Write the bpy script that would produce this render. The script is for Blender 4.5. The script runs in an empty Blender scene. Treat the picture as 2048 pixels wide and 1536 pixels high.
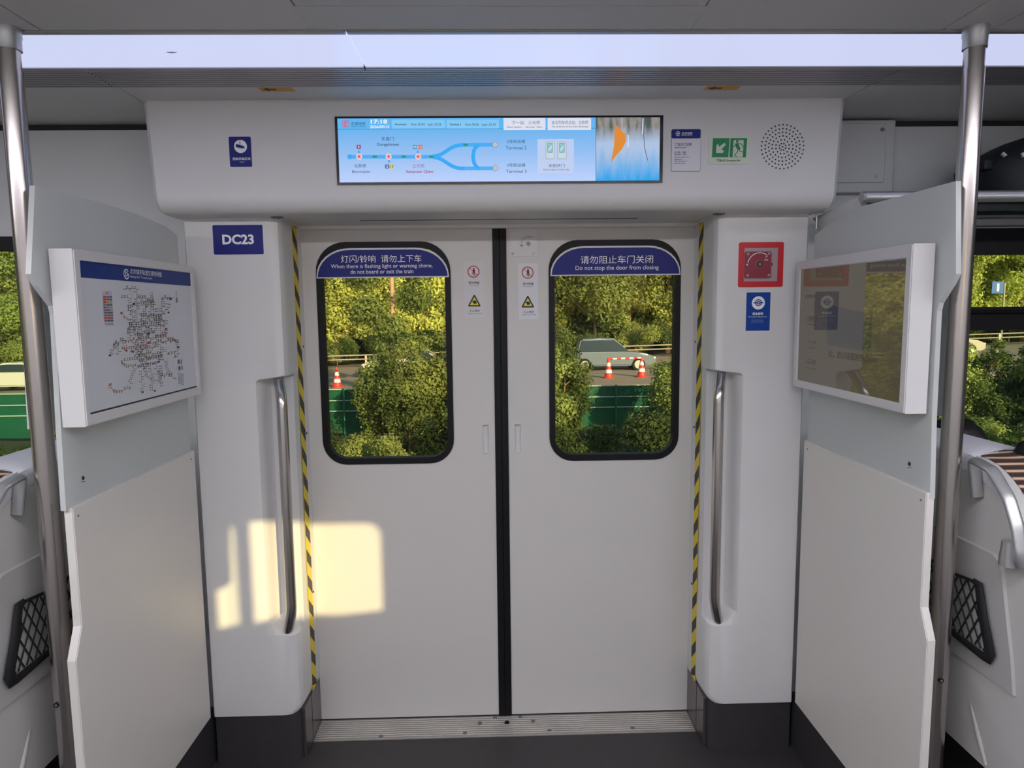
import bpy, bmesh, math, random
from mathutils import Vector, Matrix
R = math.radians
scene = bpy.context.scene
COL = scene.collection
rnd = random.Random(7)

# ------------------------------------------------------------------ camera
F, CX, CY, CZ, YAW, PITCH, ROLL = 1363.22, -0.02267, -2.46597, 1.55039, -0.025248, -0.107895, -0.011228
cam_data = bpy.data.cameras.new('camera')
cam_data.sensor_width = 36.0
cam_data.lens = 36.0 * F / 2048.0
cam_data.clip_start = 0.02
cam_data.clip_end = 500
cam = bpy.data.objects.new('camera', cam_data)
COL.objects.link(cam)
scene.camera = cam


def ray(px, py):
    x3, y2, z3 = (px - 1024) / F, 1.0, -(py - 768) / F
    c, s = math.cos(ROLL), math.sin(ROLL)
    x, z2 = c * x3 - s * z3, s * x3 + c * z3
    c, s = math.cos(PITCH), math.sin(PITCH)
    y, z = c * y2 - s * z2, s * y2 + c * z2
    c, s = math.cos(YAW), math.sin(YAW)
    return Vector((c * x - s * y, s * x + c * y, z))


_fw = ray(1024, 768).normalized()
_rt = (ray(2024, 768) - ray(1024, 768)).normalized()
_up = _rt.cross(_fw)
cam.matrix_world = Matrix(((_rt.x, _up.x, -_fw.x, CX), (_rt.y, _up.y, -_fw.y, CY), (_rt.z, _up.z, -_fw.z, CZ), (0, 0, 0, 1)))


def at(px, py, axis, val):
    """point of a real plane (x, y or z = val) that stands at a spot measured on the photograph"""
    d = ray(px, py)
    o = Vector((CX, CY, CZ))
    i = 'xyz'.index(axis)
    return o + d * ((val - o[i]) / d[i])


# ------------------------------------------------------------------ world, sun, exposure
scene.view_settings.view_transform = 'Standard'
scene.view_settings.look = 'None'
scene.view_settings.gamma = 1.0
scene.view_settings.use_curve_mapping = False
scene.view_settings.exposure = 0.0
world = bpy.data.worlds.new('sky')
scene.world = world
world.use_nodes = True
wn = world.node_tree.nodes
wl = world.node_tree.links
sky = wn.new('ShaderNodeTexSky')
sky.sky_type = 'NISHITA'
sky.sun_disc = False
sky.sun_elevation = R(18)
sky.sun_rotation = R(151)
wl.new(sky.outputs[0], wn['Background'].inputs[0])
wn['Background'].inputs[1].default_value = 0.16
SUN_DIR = Vector((-0.55, 1.0, -0.37)).normalized()
sun_d = bpy.data.lights.new('sun', 'SUN')
sun_d.energy = 6.2
sun_d.color = (1.0, 0.76, 0.43)
sun_d.angle = R(0.55)
sun = bpy.data.objects.new('sun', sun_d)
COL.objects.link(sun)
sun.rotation_euler = SUN_DIR.to_track_quat('-Z', 'Y').to_euler()
STRIP_FRONT = 0.94      # the diffusers seen in the photograph
STRIP_REAR = 26.0       # the twin line of lamps over the opposite door


# ------------------------------------------------------------------ materials
def lin(r, g, b):
    f = lambda c: (c / 255 / 12.92) if c / 255 <= .04045 else ((c / 255 + .055) / 1.055) ** 2.4
    return (f(r), f(g), f(b), 1)


_m = {}


def mat(name, col, rough=.5, metal=0.0, spec=.5, emit=None, estr=1.0, noise=0.0, nscale=20, bump=0.0, bscale=200, coat=0.0, aniso=0.0):
    if name in _m:
        return _m[name]
    m = bpy.data.materials.new(name)
    m.use_nodes = True
    nt = m.node_tree
    b = nt.nodes['Principled BSDF']
    b.inputs['Base Color'].default_value = col
    b.inputs['Roughness'].default_value = rough
    b.inputs['Metallic'].default_value = metal
    b.inputs['Specular IOR Level'].default_value = spec
    b.inputs['Coat Weight'].default_value = coat
    b.inputs['Coat Roughness'].default_value = .05
    if emit:
        b.inputs['Emission Color'].default_value = emit
        b.inputs['Emission Strength'].default_value = estr
    if noise or bump:
        tc = nt.nodes.new('ShaderNodeTexCoord')
        if noise:
            n = nt.nodes.new('ShaderNodeTexNoise')
            n.inputs['Scale'].default_value = nscale
            n.inputs['Detail'].default_value = 4
            nt.links.new(tc.outputs['Object'], n.inputs['Vector'])
            mx = nt.nodes.new('ShaderNodeMix')
            mx.data_type = 'RGBA'
            mx.inputs[6].default_value = [c * (1 - noise) for c in col[:3]] + [1]
            mx.inputs[7].default_value = [min(1, c * (1 + noise)) for c in col[:3]] + [1]
            nt.links.new(n.outputs['Fac'], mx.inputs[0])
            nt.links.new(mx.outputs[2], b.inputs['Base Color'])
        if bump:
            n2 = nt.nodes.new('ShaderNodeTexNoise')
            n2.inputs['Scale'].default_value = bscale
            nt.links.new(tc.outputs['Object'], n2.inputs['Vector'])
            bp = nt.nodes.new('ShaderNodeBump')
            bp.inputs['Strength'].default_value = bump
            bp.inputs['Distance'].default_value = .001
            nt.links.new(n2.outputs['Fac'], bp.inputs['Height'])
            nt.links.new(bp.outputs[0], b.inputs['Normal'])
    _m[name] = m
    return m


def glow(name, col, s=1.0):
    return mat(name, (0.02, 0.02, 0.02, 1), .3, emit=col, estr=s)


def glass_mat(name, tint, gloss=.6, rough=0.0):
    if name in _m:
        return _m[name]
    m = bpy.data.materials.new(name)
    m.use_nodes = True
    nt = m.node_tree
    nt.nodes.clear()
    o = nt.nodes.new('ShaderNodeOutputMaterial')
    t = nt.nodes.new('ShaderNodeBsdfTransparent')
    t.inputs[0].default_value = tint
    g = nt.nodes.new('ShaderNodeBsdfGlossy')
    g.inputs['Roughness'].default_value = rough
    lw = nt.nodes.new('ShaderNodeLayerWeight')
    lw.inputs[0].default_value = .25
    mu = nt.nodes.new('ShaderNodeMath')
    mu.operation = 'MULTIPLY'
    mu.inputs[1].default_value = gloss
    nt.links.new(lw.outputs['Fresnel'], mu.inputs[0])
    mx = nt.nodes.new('ShaderNodeMixShader')
    nt.links.new(mu.outputs[0], mx.inputs[0])
    nt.links.new(t.outputs[0], mx.inputs[1])
    nt.links.new(g.outputs[0], mx.inputs[2])
    nt.links.new(mx.outputs[0], o.inputs[0])
    _m[name] = m
    return m


def frosted_mat(name, col):
    m = bpy.data.materials.new(name)
    m.use_nodes = True
    nt = m.node_tree
    nt.nodes.clear()
    o = nt.nodes.new('ShaderNodeOutputMaterial')
    d = nt.nodes.new('ShaderNodeBsdfDiffuse')
    d.inputs[0].default_value = col
    t = nt.nodes.new('ShaderNodeBsdfTranslucent')
    t.inputs[0].default_value = col
    g = nt.nodes.new('ShaderNodeBsdfGlossy')
    g.inputs['Roughness'].default_value = .25
    m1 = nt.nodes.new('ShaderNodeMixShader')
    m1.inputs[0].default_value = .42
    m2 = nt.nodes.new('ShaderNodeMixShader')
    m2.inputs[0].default_value = .05
    nt.links.new(d.outputs[0], m1.inputs[1])
    nt.links.new(t.outputs[0], m1.inputs[2])
    nt.links.new(m1.outputs[0], m2.inputs[1])
    nt.links.new(g.outputs[0], m2.inputs[2])
    nt.links.new(m2.outputs[0], o.inputs[0])
    return m


def leaf_mat(name, c1, c2, trans=.35):
    m = bpy.data.materials.new(name)
    m.use_nodes = True
    nt = m.node_tree
    nt.nodes.clear()
    o = nt.nodes.new('ShaderNodeOutputMaterial')
    tc = nt.nodes.new('ShaderNodeTexCoord')
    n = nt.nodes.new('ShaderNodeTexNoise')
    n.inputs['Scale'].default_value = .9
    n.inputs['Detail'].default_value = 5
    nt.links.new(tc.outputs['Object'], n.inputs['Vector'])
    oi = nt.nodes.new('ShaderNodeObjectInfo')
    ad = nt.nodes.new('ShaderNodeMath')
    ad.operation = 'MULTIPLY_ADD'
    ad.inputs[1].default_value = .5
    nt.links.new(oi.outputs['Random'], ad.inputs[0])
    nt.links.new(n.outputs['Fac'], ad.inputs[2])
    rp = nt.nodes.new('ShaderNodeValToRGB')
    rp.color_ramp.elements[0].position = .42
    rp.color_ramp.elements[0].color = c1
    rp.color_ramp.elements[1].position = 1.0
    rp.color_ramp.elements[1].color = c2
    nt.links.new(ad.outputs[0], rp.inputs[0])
    d = nt.nodes.new('ShaderNodeBsdfDiffuse')
    t = nt.nodes.new('ShaderNodeBsdfTranslucent')
    nt.links.new(rp.outputs[0], d.inputs[0])
    nt.links.new(rp.outputs[0], t.inputs[0])
    mx = nt.nodes.new('ShaderNodeMixShader')
    mx.inputs[0].default_value = trans
    nt.links.new(d.outputs[0], mx.inputs[1])
    nt.links.new(t.outputs[0], mx.inputs[2])
    nt.links.new(mx.outputs[0], o.inputs[0])
    return m


def brushed_mat(name, col, rough):
    m = mat(name, col, rough, 1.0)
    nt = m.node_tree
    b = nt.nodes['Principled BSDF']
    tc = nt.nodes.new('ShaderNodeTexCoord')
    mp = nt.nodes.new('ShaderNodeMapping')
    mp.inputs['Scale'].default_value = (400, 400, 3)
    n = nt.nodes.new('ShaderNodeTexNoise')
    n.inputs['Scale'].default_value = 1
    nt.links.new(tc.outputs['Object'], mp.inputs[0])
    nt.links.new(mp.outputs[0], n.inputs['Vector'])
    r = nt.nodes.new('ShaderNodeMapRange')
    r.inputs[3].default_value = rough * .75
    r.inputs[4].default_value = rough * 1.3
    nt.links.new(n.outputs['Fac'], r.inputs[0])
    nt.links.new(r.outputs[0], b.inputs['Roughness'])
    return m


M = dict(
    white=mat('white_panel', (.66, .65, .64, 1), .42, bump=.25, bscale=420, noise=.02, nscale=3),
    door=mat('door_paint', (.62, .60, .575, 1), .40, bump=.3, bscale=420, noise=.02, nscale=3),
    ceil=mat('ceiling_paint', (.62, .61, .60, 1), .5, bump=.3, bscale=500),
    grey=mat('light_grey_panel', (.55, .56, .56, 1), .5, bump=.3, bscale=500),
    wallw=mat('wall_lining', (.60, .61, .61, 1), .5, bump=.2, bscale=400),
    partition=mat('partition_panel', (.68, .65, .61, 1), .38, bump=.3, bscale=420, noise=.02, nscale=3),
    box=mat('board_frame', (.62, .61, .61, 1), .4),
    black=mat('black_rubber', (.006, .006, .008, 1), .5, spec=.25),
    ink=mat('black_ink', (.01, .01, .012, 1), .5),
    groove=mat('dark_groove', (.03, .03, .03, 1), .8),
    base=mat('dark_vinyl', (.035, .032, .033, 1), .55, bump=.3, bscale=300, noise=.15, nscale=30),
    floor=mat('floor_vinyl', (.038, .034, .036, 1), .5, bump=.4, bscale=250, noise=.25, nscale=60),
    kick=mat('kick_metal', (.20, .175, .175, 1), .3, .85),
    steel=mat('stainless_tube', (.48, .44, .42, 1), .24, 1.0),
    steel2=mat('polished_tube', (.55, .52, .50, 1), .22, 1.0),
    alu=mat('aluminium', (.50, .50, .50, 1), .4, .8, noise=.06, nscale=60),
    alu_d=mat('anodised_aluminium', (.42, .41, .42, 1), .38, .75),
    sill=mat('sill_aluminium', (.44, .42, .39, 1), .42, .65, noise=.12, nscale=40),
    screw=mat('screw_metal', (.22, .22, .22, 1), .35, .9),
    yellow=mat('hazard_yellow', lin(225, 200, 8), .45),
    hblack=mat('hazard_black', lin(30, 29, 34), .5),
    blue=mat('sign_blue', lin(22, 30, 118), .45, spec=.3),
    blue2=mat('sign_royal_blue', lin(8, 62, 148), .45, spec=.3),
    navy=mat('poster_navy', lin(16, 50, 122), .45, spec=.3),
    wht=mat('print_white', (.86, .86, .88, 1), .4),
    paper=mat('poster_white', (.60, .61, .66, 1), .35),
    stick=mat('sticker_white', (.68, .68, .72, 1), .4),
    red=mat('signal_red', lin(196, 22, 34), .4),
    maroon=mat('release_plate_red', lin(140, 40, 58), .4),
    cover=mat('clear_cover_backing', lin(170, 150, 152), .25),
    green=mat('exit_green', lin(0, 128, 76), .4),
    lumi=mat('luminous_border', lin(206, 218, 196), .5),
    syel=mat('warning_yellow', lin(225, 205, 70), .45),
    amber=mat('amber_label', lin(205, 150, 50), .45),
    bezel=mat('display_bezel', (.006, .006, .008, 1), .2),
    shell=mat('seat_shell', (.50, .49, .47, 1), .42, bump=.4, bscale=500, noise=.03, nscale=5),
    net=mat('net_cord', (.008, .008, .009, 1), .7),
    cloth=mat('head_cloth', (.62, .62, .66, 1), .9, bump=.6, bscale=900),
    bag=mat('bag_fabric', (.008, .010, .013, 1), .6, bump=.8, bscale=700),
    bagt=mat('bag_trim', (.03, .05, .06, 1), .4),
    hair=mat('dark_hair', (.010, .008, .007, 1), .5, bump=1, bscale=300),
    skin=mat('skin', lin(196, 150, 125), .5),
    shirt=mat('dark_shirt', (.02, .022, .03, 1), .8),
    trouser=mat('dark_trousers', (.015, .015, .02, 1), .8),
    shoe=mat('shoe_black', (.01, .01, .01, 1), .4),
    frost=frosted_mat('frosted_glass', (.74, .76, .75, 1)),
    dglass=glass_mat('door_glass', (.90, .93, .86, 1), .35),
    wglass=glass_mat('window_glass', (.78, .88, .80, 1), .9),
    rackglass=glass_mat('rack_glass', (.25, .42, .46, 1), .6, .08),
    strip=glow('lamp_diffuser', lin(208, 215, 248), STRIP_FRONT),
    strip_r=glow('lamp_diffuser_rear', (.775, .765, .835, 1), STRIP_REAR),
)

# ------------------------------------------------------------------ object helpers


def wloc(o):
    v = Vector((0, 0, 0))
    while o:
        v += o.location
        o = o.parent
    return v


def bm_obj(name, bm, material, parent=None, smooth=None, props=None):
    me = bpy.data.meshes.new(name)
    if parent:
        bmesh.ops.translate(bm, verts=bm.verts, vec=-wloc(parent))
    bmesh.ops.recalc_face_normals(bm, faces=bm.faces)
    bm.to_mesh(me)
    bm.free()
    for m in (material if isinstance(material, (list, tuple)) else [material]):
        me.materials.append(m)
    if smooth is not None:
        me.shade_smooth()
        me.set_sharp_from_angle(angle=R(smooth))
    o = bpy.data.objects.new(name, me)
    COL.objects.link(o)
    if parent:
        o.parent = parent
    for k, v in (props or {}).items():
        o[k] = v
    return o


def tag(o, label, cat, group=None, kind=None):
    o['label'] = label
    o['category'] = cat
    if group:
        o['group'] = group
    if kind:
        o['kind'] = kind
    return o


def thing(name, label, cat, loc, group=None):
    o = bpy.data.objects.new(name, None)
    o.empty_display_size = .05
    COL.objects.link(o)
    o.location = loc
    return tag(o, label, cat, group)


def struct(o):
    o['kind'] = 'structure'
    return o


def box(bm, a, b, bev=0.0, seg=2, mi=0):
    a, b = [min(p, q) for p, q in zip(a, b)], [max(p, q) for p, q in zip(a, b)]
    r = bmesh.ops.create_cube(bm, size=1.0)
    vs = r['verts']
    for v in vs:
        for i in range(3):
            v.co[i] = (a[i] + b[i]) / 2 + v.co[i] * (b[i] - a[i])
    fs = set(f for v in vs for f in v.link_faces)
    for f in fs:
        f.material_index = mi
    if bev:
        es = list(set(e for v in vs for e in v.link_edges))
        r = bmesh.ops.bevel(bm, geom=es, offset=bev, segments=seg, affect='EDGES', profile=.5)
        for f in r['faces']:
            f.material_index = mi
    return bm


def nb():
    return bmesh.new()


def poly_plate(bm, pts, holes, conv, t0, t1, mi=0):
    """flat outline (with holes) given in 2D, conv(u, w, depth) -> xyz, between two depths"""
    loops = [pts] + list(holes)
    edges = []
    rings = []
    for lp in loops:
        vs = [bm.verts.new(conv(u, w, t0)) for u, w in lp]
        rings.append(vs)
        for i in range(len(vs)):
            edges.append(bm.edges.new((vs[i], vs[(i + 1) % len(vs)])))
    r = bmesh.ops.triangle_fill(bm, use_beauty=True, use_dissolve=False, edges=edges)
    fs = [g for g in r['geom'] if isinstance(g, bmesh.types.BMFace)]
    for f in fs:
        f.material_index = mi
    if abs(t1 - t0) > 1e-9:
        dup = {}
        for vs, lp in zip(rings, loops):
            for v, (u, w) in zip(vs, lp):
                dup[v] = bm.verts.new(conv(u, w, t1))
        for f in fs:
            nf = bm.faces.new([dup[v] for v in reversed(f.verts)])
            nf.material_index = mi
        for vs in rings:
            for i in range(len(vs)):
                a, b = vs[i], vs[(i + 1) % len(vs)]
                nf = bm.faces.new((a, b, dup[b], dup[a]))
                nf.material_index = mi
    return bm


def rrect(x0, z0, x1, z1, r, n=6, rt=None):
    """rounded rectangle outline; rt = radius of the two top corners"""
    rt = r if rt is None else rt
    out = []
    for cx, cz, a0, rr in ((x1 - rt, z1 - rt, 0, rt), (x0 + rt, z1 - rt, 90, rt), (x0 + r, z0 + r, 180, r), (x1 - r, z0 + r, 270, r)):
        for i in range(n + 1):
            a = R(a0 + 90 * i / n)
            out.append((cx + rr * math.cos(a), cz + rr * math.sin(a)))
    return out


CVY = lambda u, w, d: (u, d, w)      # plane y = const
CVX = lambda u, w, d: (d, u, w)      # plane x = const, u = y
CVZ = lambda u, w, d: (u, w, d)


def tube(bm, pts, r, seg=16, cap=True, flat=1.0, ref=None, mi=0):
    pts = [Vector(p) for p in pts]
    rings = []
    prev = None
    for i, p in enumerate(pts):
        t = ((pts[i] - pts[i - 1]) if i else (pts[1] - pts[0])).normalized()
        if 0 < i < len(pts) - 1:
            t = ((pts[i + 1] - pts[i]).normalized() + (pts[i] - pts[i - 1]).normalized()).normalized()
        if prev is None:
            u = Vector(ref) if ref else (Vector((1, 0, 0)) if abs(t.x) < .8 else Vector((0, 1, 0)))
        else:
            u = prev
        u = (u - t * u.dot(t)).normalized()
        prev = u
        w = t.cross(u)
        rr = r[i] if isinstance(r, (list, tuple)) else r
        rings.append([bm.verts.new(p + u * rr * math.cos(2 * math.pi * k / seg) + w * rr * flat * math.sin(2 * math.pi * k / seg)) for k in range(seg)])
    for a, b in zip(rings, rings[1:]):
        for k in range(seg):
            f = bm.faces.new((a[k], a[(k + 1) % seg], b[(k + 1) % seg], b[k]))
            f.material_index = mi
    if cap:
        for rg in (rings[0], rings[-1]):
            f = bm.faces.new(rg)
            f.material_index = mi
    return bm


def smooth_path(pts, n=6):
    P = [Vector(p) for p in pts]
    out = []
    for i in range(len(P) - 1):
        p0, p1, p2, p3 = P[max(i - 1, 0)], P[i], P[i + 1], P[min(i + 2, len(P) - 1)]
        for k in range(n):
            t = k / n
            out.append(.5 * ((2 * p1) + (p2 - p0) * t + (2 * p0 - 5 * p1 + 4 * p2 - p3) * t * t + (3 * p1 - p0 - 3 * p2 + p3) * t ** 3))
    out.append(P[-1])
    return out


def bend_path(pts, r, n=5):
    """polyline with rounded corners"""
    P = [Vector(p) for p in pts]
    out = [P[0]]
    for i in range(1, len(P) - 1):
        a, b = (P[i - 1] - P[i]).normalized(), (P[i + 1] - P[i]).normalized()
        q0, q1 = P[i] + a * r, P[i] + b * r
        for k in range(n + 1):
            t = k / n
            out.append((1 - t) ** 2 * q0 + 2 * t * (1 - t) * P[i] + t * t * q1)
    out.append(P[-1])
    return out


_txt = {}


def text_mesh(s, bold):
    key = (s, bold)
    if key in _txt:
        return _txt[key]
    c = bpy.data.curves.new('t', 'FONT')
    c.body = s
    c.size = 1
    c.offset = bold
    c.resolution_u = 3
    o = bpy.data.objects.new('t', c)
    COL.objects.link(o)
    dg = bpy.context.evaluated_depsgraph_get()
    me = bpy.data.meshes.new_from_object(o.evaluated_get(dg))
    vs = [(v.co.x, v.co.y) for v in me.vertices]
    fs = [tuple(p.vertices) for p in me.polygons]
    bpy.data.objects.remove(o)
    bpy.data.curves.remove(c)
    bpy.data.meshes.remove(me)
    _txt[key] = (vs, fs)
    return _txt[key]


class Decal:
    """flat print on a plane; coordinates are looked up on the plane itself, then squared up in metres"""

    def __init__(self, axis, val, crop=None):
        self.axis, self.val = axis, val
        self.sgn = -1 if axis == 'y' or val > 0 else 1       # towards the aisle
        self.crop = crop or (0, 0, 1)
        self.parts = {}
        self.idx = {}

    def P(self, x, y):
        cx, cy, s = self.crop
        p = at(cx + x / s, cy + y / s, self.axis, self.val)
        return (p.x, p.z) if self.axis == 'y' else ((p.y, p.z) if self.val < 0 else (-p.y, p.z))

    def W(self, u, w, d):
        d = self.val + self.sgn * d
        if self.axis == 'y':
            return (u, d, w)
        return (d, u, w) if self.val < 0 else (d, -u, w)

    def _b(self, part, m):
        key = (part, self.idx.get(part, 0))
        if key not in self.parts:
            self.parts[key] = (bmesh.new(), [])
        bm, ms = self.parts[key]
        if m not in ms:
            ms.append(m)
        return bm, ms.index(m)

    def new(self, part):
        self.idx[part] = self.idx.get(part, 0) + 1

    def poly(self, part, pts, m, lay=1, thick=0, raw=False, holes=()):
        bm, i = self._b(part, m)
        q = pts if raw else [self.P(*p) for p in pts]
        hs = [h if raw else [self.P(*p) for p in h] for h in holes]
        d = lay * .0006
        poly_plate(bm, q, hs, self.W, d, d - thick if thick else d, i)

    def rect(self, part, x0, y0, x1, y1, m, lay=1, r=0, thick=0, inset=0, hole=None):
        a, b = self.P(x0, (y0 + y1) / 2)[0], self.P(x1, (y0 + y1) / 2)[0]
        c, d = self.P((x0 + x1) / 2, y1)[1], self.P((x0 + x1) / 2, y0)[1]
        a, b, c, d = a + inset, b - inset, c + inset, d - inset
        rr = lambda g: rrect(a + g, c + g, b - g, d - g, max(r - g, .0002)) if r else [(a + g, c + g), (b - g, c + g), (b - g, d - g), (a + g, d - g)]
        self.poly(part, rr(0), m, lay, thick, True, [rr(hole)] if hole else ())
        return (a, b, c, d)

    def disc(self, part, x, y, rad, m, lay=1, inner=0, n=32, a0=0, a1=360):
        """rad in crop pixels, converted to metres at that spot"""
        u, w = self.P(x, y)
        k = abs(self.P(x, y + rad)[1] - w)
        ki = k * inner
        full = abs(a1 - a0) >= 360
        N = n if full else n + 1
        A = [R(a0 + (a1 - a0) * i / n) for i in range(N)]
        o = [(u + k * math.cos(t), w + k * math.sin(t)) for t in A]
        if inner and full:
            self.poly(part, o, m, lay, 0, True, [[(u + ki * math.cos(t), w + ki * math.sin(t)) for t in A]])
        elif inner:
            self.poly(part, o + [(u + ki * math.cos(t), w + ki * math.sin(t)) for t in reversed(A)], m, lay, 0, True)
        else:
            self.poly(part, o, m, lay, 0, True)

    def line(self, part, pts, wd, m, lay=1):
        """stroke of width wd metres"""
        bm, i = self._b(part, m)
        q = [Vector(self.P(*p)) for p in pts]
        d = lay * .0006
        for a, b in zip(q, q[1:]):
            t = (b - a)
            if t.length < 1e-7:
                continue
            t = t.normalized()
            n = Vector((-t.y, t.x)) * wd / 2
            e = t * wd * .35
            vs = [bm.verts.new(self.W(p.x, p.y, d)) for p in (a - e + n, b + e + n, b + e - n, a - e - n)]
            bm.faces.new(vs).material_index = i

    def text(self, part, s, x0, y0, x1, y1, m, lay=2, bold=0.0):
        """text fitted into the box x0..x1, y0..y1 (extent of the glyphs)"""
        if part == 'lettering':
            self.new(part)
        bm, i = self._b(part, m)
        vs, fs = text_mesh(s, bold)
        ux, uz = [v[0] for v in vs], [v[1] for v in vs]
        mx0, mx1, mz0, mz1 = min(ux), max(ux), min(uz), max(uz)
        pa, pb = self.P(x0, (y0 + y1) / 2), self.P(x1, (y0 + y1) / 2)
        zc0, zc1 = self.P((x0 + x1) / 2, y1)[1], self.P((x0 + x1) / 2, y0)[1]
        d = lay * .0006
        nv = [bm.verts.new(self.W(pa[0] + (a - mx0) / (mx1 - mx0) * (pb[0] - pa[0]), zc0 + (b - mz0) / (mz1 - mz0) * (zc1 - zc0), d)) for a, b in vs]
        for f in fs:
            try:
                bm.faces.new([nv[k] for k in f]).material_index = i
            except ValueError:
                pass

    def build(self, root, order=None):
        for k, (bm, ms) in self.parts.items():
            o = bm_obj(k[0], bm, ms, root)
            if k[0] in ('station_names', 'perforations', 'metro_lines'):
                o['kind'] = 'stuff'


def center(d, x, y):
    return Vector(d.W(*d.P(x, y), 0))


# ================================================================== the shell of the carriage
XE = 7.0            # how far the carriage is built to either side
YR = -2.95          # lining of the opposite side
YW = -0.12          # lining of this side
ZC = 2.175

bm = nb()
box(bm, (-XE, YR - .1, -.06), (XE, .12, 0))
struct(bm_obj('floor', bm, M['floor']))

# ceiling: separate sheets with narrow joints under a dark backing
bm = nb()
g = .0018
YA, YB = YR, -.8625
for x0, x1, y0, y1 in ((-XE, -1.012 - g, YA, YB), (-1.012 + g, -.423 - g, YA, YB), (.428 + g, 1.010 - g, YA, YB), (1.010 + g, 1.126 - g, YA, YB), (1.126 + g, XE, YA, YB),
                       (-.423 - g, .428 + g, -.980 + g, YB), (-.423 - g, .428 + g, -2.0, -1.9),
                       (-1.055 + g, 1.055 - g, -.484, -.30), (-XE, -1.055 - g, -.484, YW + .03), (1.055 + g, XE, -.484, YW + .03)):
    if y0 == -2.0:
        y0, y1 = YA, -1.9
    box(bm, (x0, y0, ZC), (x1, y1, ZC + .012), .0012, 1)
ceiling = struct(bm_obj('ceiling', bm, M['ceil']))
bm = nb()
box(bm, (-.423 + g, -1.9 + g, ZC), (.428 - g, -.980 - g, ZC + .012), .002, 1)
bm_obj('access_hatch', bm, M['ceil'], ceiling)
bm = nb()
box(bm, (-XE, YR - .1, ZC + .013), (XE, .12, ZC + .10))
bm_obj('roof_backing', bm, M['groove'], ceiling)

# this side wall, with a big window on either side of the doorway
WZ0, WZ1 = 1.012, 1.812
bm = nb()
for s in (-1, 1):
    poly_plate(bm, [(s * .99, 0), (s * XE, 0), (s * XE, 2.152), (s * .99, 2.152)],
               [rrect(min(s * 1.22, s * 2.75), WZ0, max(s * 1.22, s * 2.75), WZ1, .03), rrect(min(s * 3.0, s * 4.5), WZ0, max(s * 3.0, s * 4.5), WZ1, .03)],
               CVY, YW, YW + .05)
struct(bm_obj('wall_back', bm, M['wallw']))
bm = nb()
box(bm, (-XE, -.10, 2.13), (XE, .1, ZC + .012))
struct(bm_obj('trim_1', bm, M['groove']))


def side_window(n, x0, x1, transom):
    root = bpy.data.objects.new('window_%d' % n, None)
    COL.objects.link(root)
    root.location = ((x0 + x1) / 2, YW, WZ0)
    struct(root)
    bm = nb()
    a, b = x0 + .03, x1 - .03
    if transom:
        holes = [rrect(a, 1.040, b, 1.462, .02), rrect(a, 1.543, b, 1.725, .015)]
    else:
        holes = [rrect(a, 1.040, b, 1.768, .03)]
    poly_plate(bm, rrect(x0, WZ0, x1, WZ1, .03), holes, CVY, YW - .004, YW + .06)
    bm_obj('window_frame', bm, M['black'], root)
    bm = nb()
    box(bm, (x0 + .01, YW + .045, WZ0 + .01), (x1 - .01, YW + .05, WZ1 - .01))
    bm_obj('pane', bm, M['wglass'], root)
    if transom:
        bm = nb()
        tube(bm, [(x0 + .02, YW - .012, 1.525), (x1 - .02, YW - .012, 1.525)], .006, 8)
        bm_obj('transom_rail', bm, M['black'], root, 40)


side_window(1, -2.75, -1.22, False)
side_window(2, 1.22, 2.75, True)
side_window(3, -4.5, -3.0, False)
side_window(4, 3.0, 4.5, True)

# opposite side wall (behind the viewer): sky comes through a window, low sun through openings shaped for its patches
rear_holes = [[(.645, 1.512), (.73, 1.530), (.80, 1.522), (1.0, 1.512), (1.20, 1.53)] + [(1.15 + .05 * math.cos(R(18 * i)), 1.835 + .05 * math.sin(R(18 * i))) for i in range(6)] + [(.66, 1.885), (.645, 1.87)],  # unseen opening cut to cast the sun patch on pillar and door
              [(.524, 1.495), (.627, 1.518), (.624, 1.86), (.602, 1.88), (.580, 1.86), (.575, 1.655), (.524, 1.645)],  # stepped opening added for the small sun patch beside it
              rrect(-5.2, .95, -2.3, 1.85, .05)]
bm = nb()
poly_plate(bm, [(-XE, 0), (XE, 0), (XE, ZC), (-XE, ZC)], rear_holes, CVY, YR, YR - .06)
struct(bm_obj('wall_front', bm, M['white']))
for n, (x0, x1, z0, z1) in zip((5, 6, 7), ((.58, 1.19, 1.48, 1.88), (.48, .60, 1.47, 1.87), (-5.22, -2.28, .93, 1.87))):  # panes of the two added sun openings and of the sky window
    bm = nb()
    box(bm, (x0, YR - .035, z0), (x1, YR - .03, z1))
    struct(bm_obj('window_%d' % n, bm, M['dglass']))
bm = nb()
box(bm, (-XE - .05, YR - .1, -.06), (-XE, .12, ZC + .1))
struct(bm_obj('wall_left', bm, M['wallw']))
bm = nb()
box(bm, (XE, YR - .1, -.06), (XE + .05, .12, ZC + .1))
struct(bm_obj('wall_right', bm, M['wallw']))

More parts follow.
